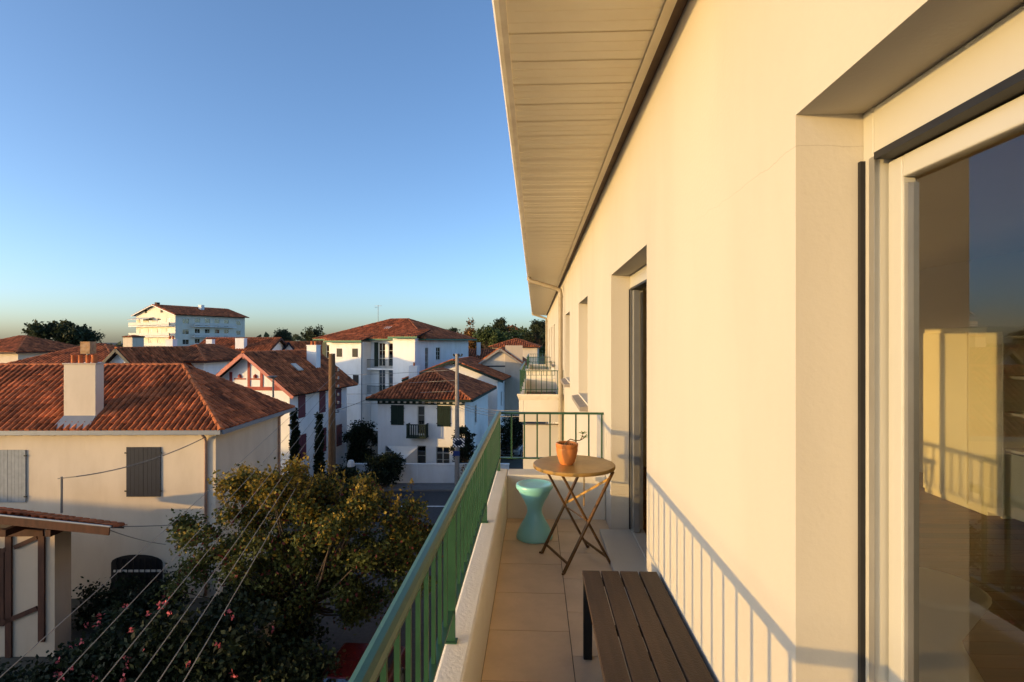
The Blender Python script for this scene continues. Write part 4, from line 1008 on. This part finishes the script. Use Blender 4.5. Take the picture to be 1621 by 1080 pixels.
tree('hedge_shrub', 'tall dark shrub between the oleander and the gold-topped tree', CW(XC(375,15.4),15.4,0), [(0,0,1.4,1.3,1.0,1.2),(1.3,.2,1.2,1.1,1,1.0)], 9000, .13, 'leaf_dark', .05, .4, 90, .19, cat='shrub', stems=3)
def cypress(px_, z, ytop, wpx, label):
    h = HT(ytop, z); r = wpx/F*z/2
    tree('cypress_tree', label, CW(XC(px_,z),z,0), [(0,0,h*(.08+.105*k),r*.75*(1-.085*k),r*.75*(1-.085*k),h*.09) for k in range(9)], 9000, .2, 'leaf_dark', .1, .5, 260, r*.16)
cypress(466,31,647,17,'slim dark cypress at the cream house corner'); cypress(505,32,652,16,'slim dark cypress beside the wooden pole')
def bush(px_, z, ytop, wpx, label, lm='leaf_dark', n=5000, nm='garden_shrub'):
    h = HT(ytop, z); r = wpx/F*z/2
    tree(nm, label, CW(XC(px_,z),z,0), [(0,0,h*.5,r,r*.8,h*.42),(r*.4,0,h*.65,r*.5,r*.5,h*.28)], n, .16, lm, .08, h*.2, 70, r*.14, cat='shrub', stems=2)
bush(570,40,655,52,'dark rounded tree between the red trimmed house and the villa', n=7000)
bush(605,35.2,716,68,'dark bush spilling over the white garden wall')
bush(732,37,664,38,'tall clipped dark shrub behind the concrete pole')
bush(755,36.0,722,50,'sparse golden shrub at the foot of the concrete pole', 'leaf_rust', 900)
bush(540,33,738,60,'dark hedge mass at the foot of the wooden pole', n=6000)
bush(810,44,650,45,'dark shrub seen through the end railing', n=4000)
# far trees
def far_tree(px_, z, ytop, ybot, wpx, lm, label, n=2600, name='skyline_tree', dens=.5):
    hb = HT(ybot, z); ht_ = HT(ytop, z); r = wpx/F*z/2; h = ht_-hb
    bl = []
    for k in range(6):
        a = random.uniform(-.7,.7); bl.append((a*r, random.uniform(-.4,.4)*r, hb+h*random.uniform(.35,.75), r*random.uniform(.3,.5), r*.45, h*random.uniform(.16,.25)))
    bl.append((0,0,ht_-h*.22,r*.4,r*.4,h*.2)); 
    tree(name, label, CW(XC(px_,z),z,0), bl, n, r*.13, lm, r*.05, hb+h*.25, 70, r*.11)
far_tree(92,100,511,556,84,'leaf_far','big dark tree rising behind the long orange roof',5200)
far_tree(138,104,519,556,46,'leaf_far','ragged dark tree at the right of the big tree',1800)
far_tree(500,85,516,565,44,'leaf_far','dark tree at the left corner of the large residence',3000)
far_tree(445,170,522,548,42,'leaf_far','distant tree right of the apartment block',1500)
specs = [(716,'leaf_far',519,40),(742,'leaf_rust',508,46),(775,'leaf_mid',514,44),(788,'leaf_far',500,44),(765,'leaf_rust',520,48),(800,'leaf_rust',514,46),(828,'leaf_mid',516,46),(850,'leaf_far',503,40),(862,'leaf_rust',514,40),(842,'leaf_mid',522,52),(812,'leaf_mid',518,40),(880,'leaf_far',510,50)]
adj = {'leaf_far':'dark green pine','leaf_rust':'rust coloured autumn tree','leaf_mid':'mid green leafy tree'}
where = ['beside the large residence roof','just right of the residence roof','in front of the tallest pine','rising highest on the wooded hill','low behind the residence gutter','below the hilltop house','right of the hilltop house','with bare trunk by the downpipe','nearest the eave end','behind the distant balcony','left of the hilltop house','behind the end of our building']
for k, (p_, lm, yt, wp) in enumerate(specs):
    z = 120+random.uniform(0,55)
    far_tree(p_, z, yt, 572, wp*1.15, lm, adj[lm]+' '+where[k], 4200, 'hill_tree')
fm = MB()
for i in range(9000):
    a = random.uniform(-1.05,1.05); d = random.uniform(260,420); top_ = 9+4*math.sin(a*9)+2.5*math.sin(a*31+1)
    add_leaf(fm, Vector((math.sin(a)*d, math.cos(a)*d, random.random()**.6*top_)), 3.2)
tag(fm.build('far_wood', M['leaf_far']), 'dark distant wooded skyline behind the houses', 'wood', kind='stuff')

# ================================================================== POLES, WIRES, SIGNS
zp = 33.0
P1_ = empty('wooden_utility_pole', 'weathered wooden utility pole with insulators near the red trimmed house', 'utility pole', CW(XC(525,zp),zp,0))
ph = HT(560,zp)
MB().tube([(0,0,0),(0,0,ph)], [.24,.19], 12).build('shaft', M['polewood'], P1_, smooth='auto')
for k in range(6):
    zz = HT(588+k*13,zp); MB().beam((.15,0,zz),(.42,0,zz),.04,.04).build('bracket', M['blackmetal'], P1_)
    MB().lathe([(0,0),(.05,0),(.07,.05),(.04,.08),(.07,.12),(.04,.17),(0,.18)], (.4,0,zz+.02), 10).build('insulator', M['zinc'], P1_)
zq = 36.0
P2_ = empty('concrete_utility_pole', 'slim pole with crossarm insulators in front of the white villa', 'utility pole', CW(XC(724,zq),zq-.4,0))
ph2 = HT(560,zq)
MB().tube([(0,0,0),(0,0,ph2)], [.17,.11], 10).build('shaft', M['concrete'], P2_, smooth='auto')
MB().beam((-.25,0,ph2-.15),(.35,0,ph2-.15),.06,.06).build('crossarm', M['blackmetal'], P2_); MB().beam((-.2,0,ph2-.6),(.3,0,ph2-.6),.06,.06).build('crossarm', M['blackmetal'], P2_)
for x in (-.22,.12,.32): MB().lathe([(0,0),(.05,0),(.06,.08),(.03,.12),(0,.14)], (x,0,ph2-.12), 8).build('insulator', M['blackmetal'], P2_)
mr = empty('traffic_mirror', 'rectangular traffic mirror with black and white striped border on the pole', 'traffic mirror', CW(XC(725.5,zq-.75),zq-.75,HT(701,zq-.75)), TH)
MB().box(-.38,.38,-.02,.02,-.29,.29).build('border', M['stripes'], mr, bevel=.01)
MB().lathe([(0,.04),(.1,.035),(.2,.02),(.25,0)], n=20).build('mirror_face', M['navy'], mr)
mr.children[1].rotation_euler = (PI/2,0,0); mr.children[1].location = (0,-.021,0); mr.children[1].scale = (1,.75,1)
MB().beam((0,.02,0),(0,.3,0),.05,.05).build('bracket', M['zinc'], mr)
bs = empty('blue_street_sign', 'small blue street sign low on the concrete pole', 'sign', CW(XC(722,zq-.7),zq-.7,HT(718,zq-.7)), TH)
MB().box(-.22,.22,-.01,.01,-.16,.16).build('plate', mat('sign_blue',(.02,.04,.16),.5,.05,3), bs); MB().beam((0,.01,0),(0,.25,0),.04,.04).build('bracket', M['zinc'], bs)
def wire(a, b, sag, r, label, group=None, n=24):
    a, b = Vector(a), Vector(b); p = []
    for i in range(n+1):
        t_ = i/n; v = a.lerp(b, t_); v.z -= sag*4*t_*(1-t_); p.append(v)
    o = MB().tube(p, r, 6).build('overhead_wire', M['wire'], smooth=True); tag(o, label, 'wire', group); return o
ends = [(0,1060),(78,1080),(150,1080),(205,1080),(242,1080),(283,1080)]
zend = []
for k, (ex, ey) in enumerate(ends):
    a = W(533, 590+k*13, zp); b = W(ex, ey, 6.4); far = a+(b-a)*1.32
    wire(a, far, .12, .007, 'pale slanting overhead wire fixed to the %s insulator of the wooden pole' % ('highest','second highest','third highest','third lowest','second lowest','lowest')[k], 'wires from the wooden pole'); zend.append(far)
mid = sum(zend, Vector())/6
P3_ = empty('near_utility_pole', 'wooden pole carrying the slanting wires beside the side road', 'utility pole', (mid.x, mid.y-.1, 0))
MB().tube([(0,0,0),(0,0,max(v.z for v in zend)+.8)], [.2,.16], 12).build('shaft', M['polewood'], P3_)
MB().beam(Vector(zend[0])-Vector((mid.x,mid.y-.1,0)), Vector(zend[5])-Vector((mid.x,mid.y-.1,0)), .1, .1).build('crossarm', M['polewood'], P3_)
wire(W(533,650,zp), W(645,600,56), .2, .02, 'pale cable from the wooden pole towards the residence')
wire(W(99,757,zS+.5), W(325,692,19.9), .25, .018, 'black service cable from the mast to the cream house corner')
wire(W(112,832,zS), W(330,827,19.9), .08, .014, 'thin cable along the cream house wall')
wire(W(145,828,zS), W(262,862,19.9), .1, .012, 'thin cable crossing above the arched window')
for k in range(4): wire(W(724,585+k*17,zq-.4), W(400-30*k,585+k*14,70), .5, .014, 'fine dark cable strung between the concrete pole and distant roofs', 'cables at the concrete pole')
for k in range(3): wire(W(724,636+k*4,zq-.4), W(846,648+k*5,20), .25, .014, 'fine dark cable running from the concrete pole to our building', 'cables to our building')

# ================================================================== CARS, GATE
def car(name, label, loc_, rz, paint):
    c = empty(name, label, 'car', loc_, rz)
    body = [(-2.0,.32),(-2.05,.62),(-1.95,.82),(-1.0,.95),(-.35,1.38),(.2,1.46),(1.1,1.42),(1.75,1.0),(2.0,.9),(2.03,.4),(1.9,.3)]
    low = [(-2.0,.32),(-2.05,.62),(-1.95,.80),(-1.0,.93),(1.75,.98),(2.0,.88),(2.03,.4),(1.9,.3)]
    MB().prism([(x,-.84,z) for x, z in low], (0,1.68,0)).build('body', paint, c, bevel=.06)
    cab = [(-.98,.93),(-.35,1.38),(.2,1.46),(1.1,1.42),(1.72,.98)]
    MB().prism([(x,-.72,z) for x, z in cab], (0,1.44,0)).build('cabin', paint, c, bevel=.08)
    for s in (-1,1):
        MB().prism([(x*.9,s*.725,.96+(z-.93)*.8) for x, z in cab], (0,s*.006,0)).build('side_window', M['hglass'], c)
        for x in (-1.25,1.25):
            wv = MB().lathe([(.2,-.1),(.31,-.1),(.33,-.06),(.33,.06),(.31,.1),(.2,.1)], n=20).build('wheel', M['black'], c); wv.location = (x,s*.78,.33); wv.rotation_euler = (PI/2,0,0)
            MB().lathe([(0,-.09),(.2,-.09),(.2,.09),(0,.09)], n=16).build('rim', M['alu'], wv)
        hl = MB().box(-2.07,-2.0,s*.62-.16,s*.62+.16,.62,.76).build('headlight', M['pvc'], c, bevel=.02)
    MB().prism([(-.95,-.66,.965),(-.95,.66,.965),(-.4,.6,1.36),(-.4,-.6,1.36)], (-.02,0,.02)).build('windscreen', M['hglass'], c)
    MB().box(-2.08,-2.03,-.5,.5,.42,.56).build('grille', M['black'], c)
    return c
car('parked_car', 'red car parked in the shade below the garden tree', CW(XC(560,13.6),13.6,0.01), TH+PI/2-.08, M['carred'])
car('parked_car', 'grey car parked on the street beyond the end railing', CW(XC(815,46),46,0.01), TH+1.3, M['cargrey'])
gp = empty('gate_pillar', 'cream gate pillar under the garden tree', 'gate pillar', CW(XC(412,14.2),14.2,0))
MB().box(-.2,.2,-.2,.2,0,2.1).build('shaft', M['concrete'], gp); MB().box(-.25,.25,-.25,.25,2.101,2.2).build('cap', M['concrete'], gp)
